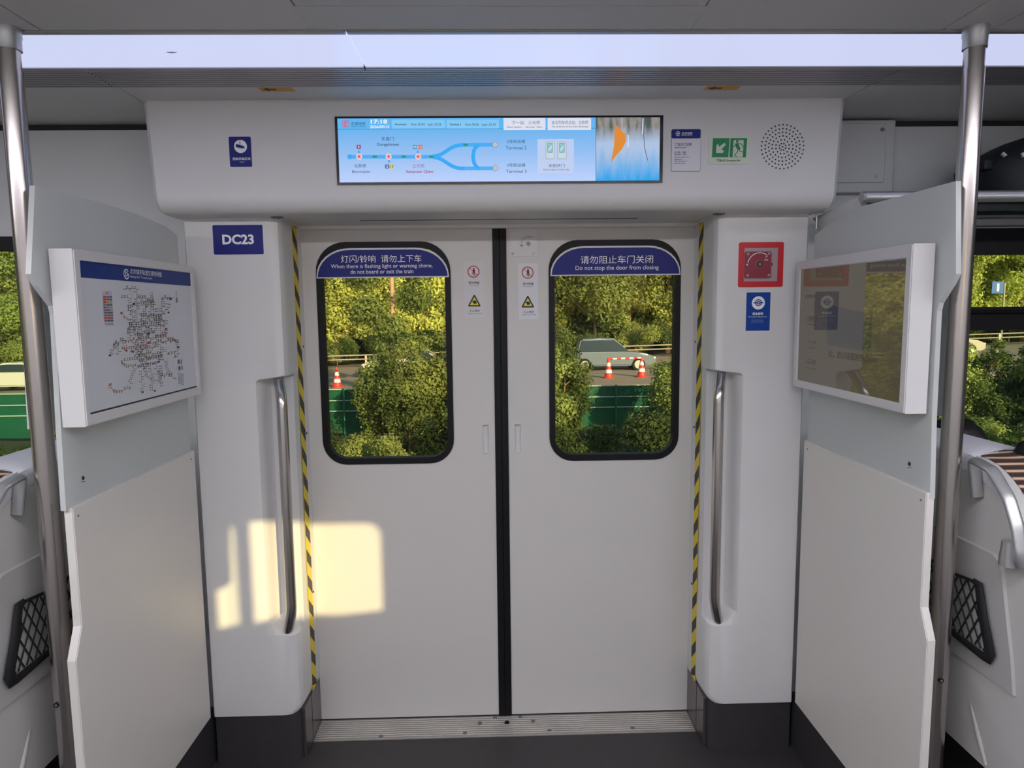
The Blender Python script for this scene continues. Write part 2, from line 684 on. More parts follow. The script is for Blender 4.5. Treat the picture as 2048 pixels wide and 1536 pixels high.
# ------------------------------------------------------------------ ceiling lamps
J = [-.345 + 1.735 * k for k in range(-4, 5)]
names = {-1: 'frosted ceiling lamp panel above the doors, left of the joint', 0: 'frosted ceiling lamp panel above the right door leaf and right pole',
         -2: 'frosted ceiling lamp panel at the far left, behind the left pole', 1: 'frosted ceiling lamp panel at the right edge, beyond the right pole'}
for k in range(-3, 3):
    x0, x1 = -.345 + 1.735 * k + .0015, -.345 + 1.735 * (k + 1) - .0015
    if x0 > 3.2 or x1 < -3.6:
        continue
    root = thing('ceiling_light', names.get(k, 'frosted ceiling lamp panel further along the carriage'), 'ceiling light', ((x0 + x1) / 2, -.74, ZC), 'lamp panels in a line above the doors')
    bm = nb()
    box(bm, (x0, -.845, ZC - .002), (x1, -.635, ZC + .008), .002, 1)
    bm_obj('diffuser', bm, M['strip'], root)
    bm = nb()
    box(bm, (x0, -.861, ZC - .004), (x1, -.845, ZC + .008), .002, 1)
    bm_obj('edge_rail', bm, M['alu'], root)
    bm = nb()
    box(bm, (x0, -.635, ZC - .006), (x1, -.621, ZC + .008), .002, 1)
    bm_obj('edge_rail', bm, M['alu_d'], root)
    # small dead insect lying in the diffuser is only a speck on the left panel
    if k == -1:
        bm = nb()
        p = at(343, 105, 'z', ZC - .0035)
        tube(bm, [p + Vector((-.012, 0, .0006)), p, p + Vector((.012, .001, .0006))], [.0006, .0018, .0006], 8)
        bm_obj('speck', bm, mat('speck_grey', (.35, .35, .42, 1), .8), root)
for x0, x1 in ((-3.8, 3.1),):
    bm = nb()
    box(bm, (x0, -2.265, ZC - .006), (x1, -2.055, ZC - .001))
    tag(bm_obj('ceiling_light', bm, M['strip_r']), 'ceiling lamp panel above the opposite door, behind the viewer', 'ceiling light')

# grooved air grille between lamp and housing
for x0, x1, lb in ((-3.4, -1.0565, 'left stretch of grooved metal ceiling strip beyond the left seam'), (-1.0535, 1.0535, 'middle stretch of grooved metal ceiling strip above the doors'), (1.0565, 3.4, 'right stretch of grooved metal ceiling strip beyond the right seam')):
    bm = nb()
    box(bm, (x0, -.621, ZC + .001), (x1, -.486, ZC + .01))
    for i in range(9):
        y = -.6195 + i * .015
        box(bm, (x0, y + .002, ZC - .005), (x1, y + .0125, ZC + .002), .0015, 1)
    tag(bm_obj('ceiling_grille', bm, M['alu_d']), lb, 'ceiling grille', 'grooved ceiling strips')
for x, lb in ((-.624, 'amber arrow label on the ceiling edge left of the display'), (.637, 'amber arrow label on the ceiling edge right of the display')):
    root = thing('ceiling_label', lb, 'sticker', (x, -.458, ZC))
    bm = nb()
    box(bm, (x - .048, -.477, ZC - .0012), (x + .048, -.438, ZC))
    bm_obj('label_plate', bm, M['amber'], root)
    bm = nb()
    poly_plate(bm, [(x - .04, -.458), (x - .022, -.472), (x - .022, -.463), (x, -.463), (x, -.453), (x - .022, -.453), (x - .022, -.444)], [], CVZ, ZC - .0018, ZC - .0013)
    bm_obj('arrow', bm, M['hblack'], root)

# ------------------------------------------------------------------ door housing
YH = -.357
root = thing('door_housing', 'wide white housing above the doors holding the long display', 'door housing', (0, YH, 1.85))
prof = [(.0, ZC), (YH, ZC), (YH + .001, 1.93), (YH, 1.905)]
for i in range(7):
    a = R(180 + 90 * i / 6)
    prof.append((YH + .045 + .045 * math.cos(a), 1.896 + .045 * math.sin(a)))
prof += [(-.26, 1.850), (.0, 1.850)]
bm = nb()
secs = []
XS = [(-1, -.0), (-1, .012), (1, .012), (1, .0)]


def housing_x(y, z, inner):
    w = 1.047 - (ZC - z) * .045
    return w - inner


rings = []
for s, e in XS:
    rg = []
    for (y, z) in prof:
        yy = y + (0.010 if (e == 0 and y < -.01) else 0)
        zz = z + (.006 if (e == 0 and z < 1.9) else 0)
        rg.append(bm.verts.new((s * housing_x(y, z, e), yy, zz)))
    rings.append(rg)
for a, b in zip(rings, rings[1:]):
    n = len(a)
    for i in range(n):
        bm.faces.new((a[i], a[(i + 1) % n], b[(i + 1) % n], b[i]))
bm.faces.new(rings[0])
bm.faces.new(rings[-1])
bm_obj('housing_shell', bm, M['white'], root, 35)
bm = nb()
box(bm, (-.46, -.165, 1.8488), (.46, -.160, 1.851))
bm_obj('slot', bm, M['groove'], root)
for s in (-1, 1):
    bm = nb()
    tube(bm, [(s * .70 + .018 * math.cos(t * .628), -.262 + .008 * math.sin(t * .628), 1.848) for t in range(11)], .002, 8)
    tube(bm, [(s * .70, -.262, 1.850), (s * .70, -.262, 1.843)], .008, 12)
    bm_obj('latch', bm, M['screw'], root, 40)
bm = nb()
box(bm, (-.70, -.03, 1.838), (.70, -.008, 1.852), .002, 1)
bm_obj('rain_strip', bm, M['white'], root)

# ------------------------------------------------------------------ door leaves
for n, s in ((1, -1), (2, 1)):
    root = bpy.data.objects.new('door_%d' % n, None)
    COL.objects.link(root)
    root.location = (s * .36, 0, 0)
    struct(root)
    x0, x1 = sorted((s * .024, s * .735))
    wx0, wx1 = sorted((s * .1752, s * .6518))
    W_OUT = rrect(wx0, .995, wx1, 1.7965, .088, 8, .105)
    W_SEAT = rrect(wx0 + .004, .999, wx1 - .004, 1.7925, .084, 8, .101)
    fx = s * .059
    bm = nb()
    poly_plate(bm, [(x0, .008), (x1, .008), (x1, 1.87), (x0, 1.87)], [W_SEAT, rrect(fx - .013, 1.026, fx + .013, 1.136, .006, 4)], CVY, 0, .034)
    bm_obj('leaf_panel', bm, M['door'], root)
    bm = nb()
    poly_plate(bm, W_OUT, [rrect(wx0 + .021, 1.018, wx1 - .021, 1.775, .066, 8, .085)], CVY, -.004, .030)
    bm_obj('window_gasket', bm, M['black'], root, 30)
    bm = nb()
    poly_plate(bm, rrect(wx0 + .015, 1.012, wx1 - .015, 1.780, .07, 8, .09), [], CVY, .012, .017)
    bm_obj('pane', bm, M['dglass'], root)
    # dotted frit at the sides of the pane
    bm = nb()
    for side in (0, 1):
        for c in range(5):
            xx = (wx0 + .0235 + c * .0036) if side == 0 else (wx1 - .0235 - c * .0036)
            rr = .00135 - c * .00016
            for i in range(int(.56 / .0036)):
                z = 1.085 + i * .0036 + (.0018 if c % 2 else 0)
                vs = [bm.verts.new((xx + rr * math.cos(k * math.pi / 2), .0112, z + rr * math.sin(k * math.pi / 2))) for k in range(4)]
                bm.faces.new(vs)
    fr = bm_obj('frit_dots', bm, M['ink'], root)
    fr['kind'] = 'stuff'
    bm = nb()
    poly_plate(bm, rrect(fx - .0135, 1.0255, fx + .0135, 1.1365, .006, 4), [rrect(fx - .0115, 1.0275, fx + .0115, 1.1345, .005, 4)], CVY, -.001, .012)
    box(bm, (fx - .0125, .011, 1.0265), (fx + .0125, .013, 1.1355))
    bm_obj('finger_recess', bm, M['white'], root, 30)
    bm = nb()
    box(bm, (s * .0002, -.006, .006), (s * .0245, .03, 1.862), .002, 2)
    bm_obj('rubber_seal', bm, M['black'], root)
bm = nb()
box(bm, (-.02, .031, .005), (.02, .04, 1.87))
struct(bm_obj('trim_3', bm, M['black']))
# thin dark gap line under the leaves
bm = nb()
box(bm, (-.70, .004, -.002), (.70, .034, .0075))
struct(bm_obj('trim_2', bm, M['groove']))

# lock plate on the right leaf
d = Decal('y', 0.0, (900, 440, 6.98))
root = thing('lock_plate', 'small white lock plate with four screws at top of right door leaf', 'lock plate', center(d, 1020, 300))
d.rect('plate', 828, 75, 1212, 508, M['white'], 4, r=.006, thick=.0022)
for x, y in ((874, 102), (1167, 102), (874, 470), (1167, 470)):
    d.new('screw')
    d.disc('screw', x, y, 20, M['screw'], 5)
d.disc('keyhole', 1092, 332, 36, M['screw'], 5)
d.disc('keyhole', 1092, 332, 20, M['ink'], 6)
d.disc('keyhole', 1092, 332, 10, M['wht'], 7)
d.disc('arc_mark', 1092, 332, 100, M['ink'], 5, .95, 12, 92, 175)
d.text('lettering', '隔离', 975, 342, 1022, 370, M['ink'], 5)
d.text('lettering', '切除位', 1085, 224, 1150, 248, M['ink'], 5)
d.build(root)

# ------------------------------------------------------------------ sill
root = thing('door_sill', 'ribbed aluminium threshold plate along the foot of the doors', 'door sill', (0, -.06, 0))
bm = nb()
box(bm, (-.70, -.124, -.002), (.70, .002, .002))
for i in range(9):
    y = -.112 + i * .0125
    box(bm, (-.70, y, .0015), (.70, y + .0075, .0042), .001, 1)
box(bm, (-.70, -.127, -.002), (.70, -.118, .0052), .002, 2)
bm_obj('sill_plate', bm, M['sill'], root)
for x, y in ((-.458, -.111), (-.151, -.104), (.161, -.103), (.47, -.101), (-.097, -.045), (-.04, -.013), (.056, -.014), (.104, -.042)):
    bm = nb()
    tube(bm, [(x, y, .003), (x, y, .0058)], .008, 14)
    bm_obj('screw', bm, M['screw'], root, 40)
bm = nb()
tube(bm, [(.005, -.047, .003), (.005, -.047, .006)], .009, 14)
bm_obj('door_stop', bm, M['black'], root, 40)

# ------------------------------------------------------------------ pillars
full = [(1.0, .0), (1.0, -.240), (.996, -.244), (.805, -.244), (.79, -.244), (.775, -.244), (.755, -.244), (.735, -.244), (.7215, -.2415), (.7085, -.232), (.7025, -.219), (.70, -.205), (.70, -.16), (.70, .0)]
pocket = [(1.0, .0), (1.0, -.240), (.996, -.244), (.808, -.244), (.800, -.242), (.794, -.232), (.788, -.205), (.782, -.178), (.775, -.167), (.762, -.161), (.745, -.159), (.725, -.158), (.703, -.158), (.70, .0)]
lower = [(1.0, .0), (1.0, -.240), (.996, -.244), (.805, -.244), (.79, -.244), (.775, -.244), (.765, -.244), (.755, -.243), (.745, -.241), (.735, -.237), (.727, -.230), (.722, -.22), (.718, -.20), (.70, .0)]
mixp = lambda a, b, t: [(p[0] * (1 - t) + q[0] * t, p[1] * (1 - t) + q[1] * t) for p, q in zip(a, b)]
for s, side in ((-1, 'left'), (1, 'right')):
    root = thing('door_pillar', 'white moulded pillar %s of the doors with a recess for the grab bar' % side, 'pillar', (s * .85, -.12, 0))
    lv = [(.178, mixp(full, lower, .9)), (.186, mixp(full, lower, .45)), (.198, mixp(full, lower, .12)), (.212, full), (.463, full), (.466, mixp(full, pocket, .03)), (.509, mixp(full, pocket, .97)), (.514, pocket),
          (1.322, pocket), (1.326, mixp(full, pocket, .97)), (1.334, mixp(full, pocket, .03)), (1.338, full), (1.86, full)]
    bm = nb()
    rings = []
    for z, pr in lv:
        sl = 1 if .5 < z < 1.32 else 0
        rings.append([bm.verts.new((s * x, y, z + ((.80 - max(x, .70)) * .12 if 1.30 < z < 1.343 else 0) - (0))) for x, y in pr])
    for a, b in zip(rings, rings[1:]):
        n = len(a)
        for i in range(n):
            bm.faces.new((a[i], a[(i + 1) % n], b[(i + 1) % n], b[i]))
    bm.faces.new(rings[0])
    bm.faces.new(rings[-1])
    bm_obj('pillar_shell', bm, M['white'], root, 28)
    bm = nb()
    pts = [(1.0, .0), (1.0, -.232), (.996, -.236), (.74, -.236), (.725, -.232), (.714, -.222), (.711, -.21), (.711, .0)]
    poly_plate(bm, [(s * x, y) for x, y in pts], [], CVZ, 0, .179)
    bm_obj('pillar_base', bm, M['base'], root, 30)
    bm = nb()
    box(bm, (s * .7005, -.205, .001), (s * .7115, -.123, .179), .0015, 1)
    box(bm, (s * .7005, -.118, .001), (s * .7115, -.001, .179), .0015, 1)
    bm_obj('kick_plate', bm, M['kick'], root)
    for (y, z) in ((-.03, 1.43), (-.035, 1.12), (-.04, .53)):
        bm = nb()
        tube(bm, [(s * .7005, y, z), (s * .6985, y, z)], .004, 10)
        bm_obj('screw', bm, M['black'], root, 40)
    # hazard tape
    bm = nb()
    X = s * .6992
    y0, y1 = (-.107, -.053) if s < 0 else (-.107, -.055)
    zt, zb = 1.843, .182
    box(bm, (X, y0, zb), (X + s * .0008, y1, zt))
    pitch = .0935
    z = zb - .12
    while z < zt:
        q = [(y0, z + .05), (y1, z), (y1, z + .044), (y0, z + .094)]
        q = [(a, min(max(b, zb), zt)) for a, b in q]
        if abs(q[0][1] - q[3][1]) + abs(q[1][1] - q[2][1]) > .004:
            vs = [bm.verts.new((X - s * .0004, a, b)) for a, b in q]
            bmesh.ops.remove_doubles(bm, verts=vs, dist=1e-5)
            vs = [v for v in vs if v.is_valid]
            if len(vs) > 2:
                bm.faces.new(vs).material_index = 1
        z += pitch
    tag(bm_obj('hazard_tape', bm, [M['yellow'], M['hblack']]), 'yellow and black striped tape down the %s jamb of the doorway' % side, 'tape')
    # grab bar
    bm = nb()
    tube(bm, bend_path([(s * .737, -.205, 1.350), (s * .712, -.264, 1.270), (s * .712, -.264, .560), (s * .738, -.226, .474)], .030, 6), .0172, 20)
    tag(bm_obj('grab_bar', bm, M['steel2'], None, 50), 'polished steel grab bar in the recess of the %s pillar' % side, 'grab bar')

# ------------------------------------------------------------------ signs on pillars and housing
YP = -.244
d = Decal('y', YP)
root = thing('coach_number_sign', 'blue DC23 coach number sticker at top of the left pillar', 'sign', center(d, 476, 510))
d.rect('sign_plate', 425, 448.5, 528, 510.5, M['stick'], 1, r=.004, thick=.0005)
d.rect('sign_field', 426.5, 450, 526.5, 509, M['blue'], 2, r=.004)
d.text('lettering', 'DC23', 445, 469, 508, 489, M['wht'], 3, .035)
d.build(root)

d = Decal('y', YP, (1450, 470, 7.314))
root = thing('emergency_release', 'red-framed emergency door release on the right pillar', 'emergency release', center(d, 520, 760))
a = d.rect('frame', 195, 105, 850, 762, M['red'], 3, r=.006, thick=.0018, hole=.0185)
d.rect('backing', 262, 178, 775, 690, M['cover'], 1)
d.rect('release_plate', 285, 243, 668, 632, M['maroon'], 8, r=.006, thick=.004)
d.rect('tab', 660, 410, 692, 450, M['maroon'], 6, thick=.003)
for x, y in ((330, 278), (636, 272), (322, 592), (633, 588)):
    d.new('screw')
    d.disc('screw', x, y, 20, M['cover'], 9)
    d.disc('screw', x, y, 8, M['screw'], 10)
d.disc('arc_mark', 495, 437, 180, M['wht'], 9, .945, 24, 52, 172)
d.disc('arc_mark', 315, 437, 12, M['wht'], 9)
d.line('arc_mark', [(582, 330), (610, 308)], .0018, M['wht'], 9)
d.text('lettering', '解锁', 570, 352, 622, 378, M['wht'], 9)
d.disc('knob', 490, 425, 62, mat('knob_rim', lin(150, 60, 75), .35), 9)
d.disc('knob', 500, 430, 45, M['ink'], 10)
d.disc('knob', 498, 430, 18, M['screw'], 11)
d.build(root)
bm = nb()
c = d.P(498, 430)
tube(bm, [(c[0], YP - .004, c[1]), (c[0], YP - .0085, c[1])], .0055, 16)
bm_obj('key_socket', bm, M['screw'], root, 40)

root = thing('emergency_operation_sign', 'royal blue emergency operation sticker below the red release', 'sign', center(d, 480, 1400))
d = Decal('y', YP, (1450, 470, 7.314))
d.rect('sign_plate', 300, 828, 664, 1408, M['stick'], 1, r=.003, thick=.0005)
d.rect('sign_field', 307, 838, 657, 1400, M['blue2'], 2, r=.002)
d.disc('pictogram', 485, 993, 97, M['wht'], 3)
d.disc('pictogram', 485, 990, 50, M['blue2'], 4, .72)
d.rect('pictogram', 414, 983, 554, 1000, M['blue2'], 4)
d.disc('pictogram', 485, 991, 26, M['blue2'], 5)
d.disc('pictogram', 485, 991, 10, M['wht'], 6)
d.text('lettering', '紧急解锁', 398, 1132, 556, 1172, M['wht'], 3, .02)
d.text('lettering', 'Emergency Operation', 345, 1186, 606, 1210, M['wht'], 3)
sb = mat('sign_pale_blue', lin(120, 150, 205), .4)
d.text('lettering', '打开盖板 旋转手柄 拉开车门', 370, 1236, 565, 1252, sb, 3)
d.text('lettering', '必须停车后方可使用', 388, 1255, 550, 1270, sb, 3)
d.text('lettering', 'Operate only after train stops', 364, 1273, 568, 1288, sb, 3)
d.build(root)

d = Decal('y', YH, (440, 250, 15.36))
root = thing('camera_sign', 'blue video surveillance sticker left of the display', 'sign', center(d, 650, 1310))
d.rect('sign_plate', 270, 340, 990, 1315, M['stick'], 1, r=.005, thick=.0005)
d.rect('sign_field', 290, 362, 970, 1290, M['blue'], 2, r=.004)
d.disc('pictogram', 636, 662, 203, M['wht'], 3)
d.poly('pictogram', [(505, 585), (750, 655), (735, 720), (650, 722), (490, 675)], M['blue'], 4)
d.poly('pictogram', [(740, 680), (780, 705), (765, 728), (725, 712)], M['ink'], 4)
d.line('pictogram', [(622, 465), (622, 610)], .0014, M['blue'], 4)
d.text('lettering', '图像采集区域', 400, 1000, 940, 1085, M['wht'], 3, .01)
d.text('lettering', 'Video', 610, 1125, 760, 1155, M['wht'], 3)
d.build(root)

CR = (1330, 220, 5.535)
d = Decal('y', YH, CR)
root = thing('instruction_sign', 'white door light instruction sticker with blue header right of the display', 'sign', center(d, 225, 675))
d.rect('sign_plate', 68, 213, 395, 680, M['blue'], 1, r=.006, thick=.0005)
d.rect('sign_field', 71, 216, 392, 677, M['stick'], 2, r=.006)
d.rect('header_band', 71, 214, 392, 316, M['blue'], 3, r=.005)
d.disc('logo', 142, 265, 26, M['wht'], 4, .8, 20, 40, 320)
d.disc('logo', 142, 265, 13, M['wht'], 4, .7, 16)
d.rect('logo', 140, 258, 166, 266, M['wht'], 4)
d.text('lettering', '北京地铁', 182, 246, 303, 276, M['wht'], 4, .01)
d.text('lettering', 'Beijing Subway', 180, 280, 300, 290, M['wht'], 4)
d.text('lettering', '门指示灯说明', 112, 364, 292, 402, M['blue'], 3)
d.text('lettering', 'Instructions', 110, 406, 236, 426, M['blue'], 3)
d.text('lettering', '红灯亮时，门故障', 105, 460, 232, 480, M['blue'], 3)
d.text('lettering', '橙灯亮时，门开启', 105, 484, 232, 503, M['blue'], 3)
d.text('lettering', 'Red light indicates door', 100, 517, 268, 533, M['blue'], 3)
d.text('lettering', 'malfunction', 100, 540, 184, 554, M['blue'], 3)
d.text('lettering', 'Yellow light goes on', 98, 560, 240, 577, M['blue'], 3)
d.text('lettering', 'when door opens', 96, 583, 222, 600, M['blue'], 3)
d.build(root)

d = Decal('y', YH, CR)
root = thing('exit_sign', 'green and luminous emergency exit sign with arrow and running man', 'sign', center(d, 710, 600))
d.rect('sign_plate', 483, 280, 940, 600, M['lumi'], 2, r=.002, thick=.001)
d.poly('arrow_field', [(530, 313), (714, 313), (698, 525), (516, 525)], M['green'], 3)
d.poly('arrow', [(655, 366), (673, 384), (618, 441), (652, 452), (638, 477), (564, 477), (566, 398), (588, 372), (592, 412)], M['lumi'], 4)
d.poly('runner_field', [(724, 313), (908, 313), (893, 525), (710, 525)], M['green'], 3)
d.poly('doorway', [(757, 334), (870, 334), (856, 522), (744, 522)], M['lumi'], 4)
d.disc('running_figure', 796, 351, 15, M['green'], 5)
d.poly('running_figure', [(778, 372), (806, 370), (832, 436), (812, 444), (790, 430), (776, 396)], M['green'], 5)
for pts in ([(786, 376), (770, 402), (748, 410)], [(806, 374), (842, 378), (862, 408)], [(822, 432), (826, 462), (872, 468)], [(806, 434), (800, 462), (768, 500), (786, 518)]):
    d.line('running_figure', pts, .0022, M['green'], 5)
d.text('lettering', '紧急出口', 568, 545, 676, 574, M['ink'], 3, .01)
d.text('lettering', 'Emergency Exit', 684, 549, 830, 575, M['ink'], 3, .01)
d.build(root)

d = Decal('y', YH, CR)
root = thing('speaker_grille', 'round perforated speaker grille at the right of the housing', 'speaker', center(d, 1300, 680))
d.disc('grille_plate', 1300, 408, 262, M['white'], .7, n=48)
u0, w0 = d.P(1300, 408)
k = abs(d.P(1300, 408 + 100)[1] - w0) / 100
for rad, cnt in ((0, 1), (38, 8), (78, 12), (120, 18), (160, 24), (200, 30), (243, 33)):
    for i in range(cnt):
        a = 2 * math.pi * (i + .5 * (cnt % 4)) / cnt + rad * .01
        cu, cw = u0 + rad * k * math.cos(a), w0 + rad * k * math.sin(a)
        d.poly('perforations', [(cu + .0026 * math.cos(t * .785), cw + .0026 * math.sin(t * .785)) for t in range(8)], M['ink'], 1.2, 0, True)
d.build(root)

# stickers on the door leaves
for s in (-1, 1):
    d = Decal('y', -.004)
    side = 'left' if s < 0 else 'right'
    if s < 0:
        lb = 'blue half-round window sticker warning of flashing light and chime, left leaf'
    else:
        lb = 'blue half-round window sticker asking not to stop the door, right leaf'
    xa, xb = sorted((s * .1815, s * .6495))
    root = thing('window_sticker', lb, 'sticker', ((xa + xb) / 2, -.004, 1.672))

    def dome(g):
        x0, x1, z0, z1, r = xa + g, xb - g, 1.670 + g, 1.7745 - g, .118 - g
        out = [(x0, z0), (x1, z0)]
        for i in range(9):
            a = R(90 * i / 8)
            out.append((x1 - r + r * math.cos(a), z1 - .098 + (.098 - g * .5) * math.sin(a) + g * .0))
        for i in range(9):
            a = R(90 + 90 * i / 8)
            out.append((x0 + r + r * math.cos(a), z1 - .098 + (.098 - g * .5) * math.sin(a)))
        return out
    d.poly('sticker_border', dome(0), M['stick'], 1, .0005, True)
    d.poly('sticker_field', dome(.0042), M['blue'], 2, 0, True)
    if s < 0:
        d.text('lettering', '灯闪/铃响  请勿上下车', 682, 510, 843, 525, M['wht'], 3)
        d.text('lettering', 'When there is flashing light or warning chime,', 662, 528, 865, 538, M['wht'], 3)
        d.text('lettering', 'do not board or exit the train', 701, 539, 827, 547, M['wht'], 3)
    else:
        d.text('lettering', '请勿阻止车门关闭', 1161, 511, 1306, 527, M['wht'], 3)
        d.text('lettering', 'Do not stop the door from closing', 1151, 531, 1317, 542, M['wht'], 3)
    d.build(root)
    d = Decal('y', 0.0, (900, 440, 6.98))
    dx, dy = (0, 0) if s < 0 else (756, 14)
    root = thing('warning_sticker', 'white no leaning and watch your hands sticker on the %s door leaf' % side, 'sticker', center(d, 330 + dx, 1370 + dy))
    d.rect('sticker_sheet', 200 + dx, 590 + dy, 475 + dx, 1370 + dy, M['stick'] if s > 0 else mat('sticker_clear', (.63, .62, .63, 1), .4), 1, r=.002)
    cx, cy = 328 + dx, 721 + dy
    d.disc('no_leaning_symbol', cx, cy, 76, M['stick'], 1.5)
    d.disc('no_leaning_symbol', cx, cy, 84, M['red'], 3, .83)
    d.line('no_leaning_symbol', [(cx - 55, cy - 52), (cx + 55, cy + 52)], .0021, M['red'], 3)
    d.disc('no_leaning_symbol', cx + 4, cy - 44, 11, M['ink'], 2)
    d.poly('no_leaning_symbol', [(cx - 8, cy - 32), (cx + 18, cy - 32), (cx + 22, cy + 10), (cx + 20, cy + 56), (cx + 12, cy + 56), (cx + 8, cy + 14), (cx + 4, cy + 14), (cx + 2, cy + 56), (cx - 6, cy + 56), (cx - 6, cy + 10), (cx - 20, cy + 48), (cx - 26, cy + 45), (cx - 12, cy + 5)], M['ink'], 2)
    d.text('lettering', '请勿倚靠', 258 + dx, 858 + dy, 410 + dx, 892 + dy, M['ink'], 2, .01)
    d.text('lettering', 'No Leaning', 272 + dx, 904 + dy, 397 + dx, 922 + dy, M['ink'], 2)
    ty = 1046 + dy
    tx = 340 + dx if s < 0 else 1086
    d.poly('hand_warning_symbol', [(tx - 8, ty), (tx + 8, ty), (tx + 88, ty + 152), (tx + 80, ty + 162), (tx - 80, ty + 162), (tx - 88, ty + 152)], M['ink'], 2)
    d.poly('hand_warning_symbol', [(tx, ty + 28), (tx + 62, ty + 142), (tx - 62, ty + 142)], M['syel'], 3)
    d.poly('hand_warning_symbol', [(tx - 34, ty + 92), (tx - 4, ty + 74), (tx + 24, ty + 84), (tx + 34, ty + 100), (tx + 28, ty + 122), (tx - 8, ty + 126), (tx - 14, ty + 110)], M['ink'], 4)
    d.text('lettering', '小心夹手', 270 + dx, 1252 + dy, 416 + dx, 1286 + dy, M['ink'], 2, .01)
    d.text('lettering', 'Watch Your Hands', 248 + dx, 1298 + dy, 444 + dx, 1314 + dy, M['ink'], 2)
    d.build(root)

# ------------------------------------------------------------------ long route display
d = Decal('y', YH)
root = thing('route_display', 'long black-framed screen showing the airport line route above the doors', 'display', (0, YH, 1.93))
a, b, c, e = -.4865, .4935, 1.929, 2.1265
d.poly('bezel', [(a, c), (b, c), (b, e), (a, e)], M['bezel'], 5, .003, True)
SX0, SX1, SZ0, SZ1 = a + .008, b - .010, c + .007, e - .006
XV = d.P(1191, 300)[0]


def screen_mat():
    m = bpy.data.materials.new('screen_blue')
    m.use_nodes = True
    nt = m.node_tree
    bs = nt.nodes['Principled BSDF']
    bs.inputs['Base Color'].default_value = (.01, .01, .01, 1)
    bs.inputs['Roughness'].default_value = .25
    tc = nt.nodes.new('ShaderNodeTexCoord')
    sp = nt.nodes.new('ShaderNodeSeparateXYZ')
    nt.links.new(tc.outputs['Generated'], sp.inputs[0])
    rp = nt.nodes.new('ShaderNodeValToRGB')
    rp.color_ramp.elements[0].color = lin(184, 206, 250)
    rp.color_ramp.elements[0].position = .0
    rp.color_ramp.elements[1].color = lin(108, 180, 240)
    rp.color_ramp.elements[1].position = .8
    nt.links.new(sp.outputs[2], rp.inputs[0])
    nt.links.new(rp.outputs[0], bs.inputs['Emission Color'])
    bs.inputs['Emission Strength'].default_value = .95
    return m


g_ = lambda n, *c: glow('screen_' + n, lin(*c), .95)
T1, T2, TB = g_('dark_text', 30, 50, 75), g_('red_text', 170, 30, 80), g_('route_blue', 62, 170, 245)
d.poly('screen', [(SX0, SZ0), (XV, SZ0), (XV, SZ1), (SX0, SZ1)], screen_mat(), 6, 0, True)
K1, K2 = (660, 220, 6.0235), (1000, 220, 6.0235)
d.crop = K1
zb = d.P(700, 240)[1]
d.poly('header_bar', [(SX0, zb), (XV, zb), (XV, SZ1), (SX0, SZ1)], g_('header', 92, 182, 244), 7, 0, True)
d.poly('header_bar', [(SX0, zb), (XV, zb), (XV, zb + .0022), (SX0, zb + .0022)], g_('header_line', 40, 160, 220), 7.5, 0, True)
lb_ = g_('panel', 128, 200, 246)
d.new('header_box')
d.rect('header_box', 748, 122, 1385, 228, lb_, 8, r=.001)
d.new('header_box')
d.rect('header_box', 1405, 122, 2035, 228, lb_, 8, r=.001)
RD = g_('logo_red', 225, 70, 90)
d.rect('logo', 155, 132, 236, 213, RD, 8, r=.001, hole=.0016)
for x in (176, 192, 208):
    d.rect('logo', x - 4, 150, x + 4, 212, RD, 9)
d.rect('logo', 172, 146, 214, 155, RD, 9)
d.text('lettering', '京城地铁', 258, 150, 432, 192, T1, 9)
d.text('lettering', 'CAPITAL METRO', 258, 199, 436, 212, T1, 9)
WT = g_('white', 240, 245, 252)
d.text('lettering', '17:18', 494, 120, 692, 172, WT, 9, .03)
d.text('lettering', '2026/09/13', 484, 190, 716, 226, WT, 9, .02)
d.text('lettering', 'Beixinqiao', 788, 168, 925, 194, T1, 9, .015)
d.text('lettering', 'First: 05:54', 980, 162, 1142, 194, T1, 9)
d.text('lettering', 'Last: 22:26', 1180, 162, 1342, 194, T1, 9)
d.text('lettering', 'Terminal 3', 1440, 166, 1580, 192, T1, 9, .015)
d.text('lettering', 'First: 06:36', 1632, 164, 1792, 196, T1, 9)
d.text('lettering', 'Last: 23:10', 1830, 164, 1994, 196, T1, 9)
# route
wr = .0108
d.line('route_line', [(240, 567), (1280, 567)], wr, TB, 8)
d.disc('route_line', 240, 567, 31, TB, 8)


def curve(p0, p1, p2, p3, n=14):
    return [tuple((1 - t) ** 3 * p0[i] + 3 * (1 - t) ** 2 * t * p1[i] + 3 * (1 - t) * t * t * p2[i] + t ** 3 * p3[i] for i in (0, 1)) for t in [k / n for k in range(n + 1)]]


d.line('route_line', curve((1240, 562), (1390, 560), (1430, 425), (1600, 425)) + [(1990, 423)], wr, TB, 8.2)
d.line('route_line', curve((1240, 572), (1390, 580), (1430, 708), (1600, 708)) + [(1992, 706)], wr, TB, 8.4)
d.line('route_line', curve((1800, 425), (1700, 450), (1700, 680), (1800, 708)), wr, TB, 8.6)
GN = g_('arrow_green', 10, 140, 110)
for x, y in ((540, 567), (891, 567), (1223, 567), (1633, 425)):
    d.new('direction_arrow')
    d.poly('direction_arrow', [(x - 30, y), (x - 4, y - 22), (x - 4, y - 11), (x + 30, y - 11), (x + 30, y + 11), (x - 4, y + 11), (x - 4, y + 22)], GN, 9.5)
SR = g_('station_red', 215, 40, 50)
for x, y in ((355, 567), (710, 567), (1066, 567)):
    d.new('station_dot')
    d.disc('station_dot', x, y, 36, WT, 9.5)
    d.disc('station_dot', x, y, 28, SR, 10)
    d.disc('station_dot', x, y, 21, WT, 10.5)
    d.disc('station_dot', x, y, 15, SR, 11)
GY = g_('station_grey', 190, 190, 196)
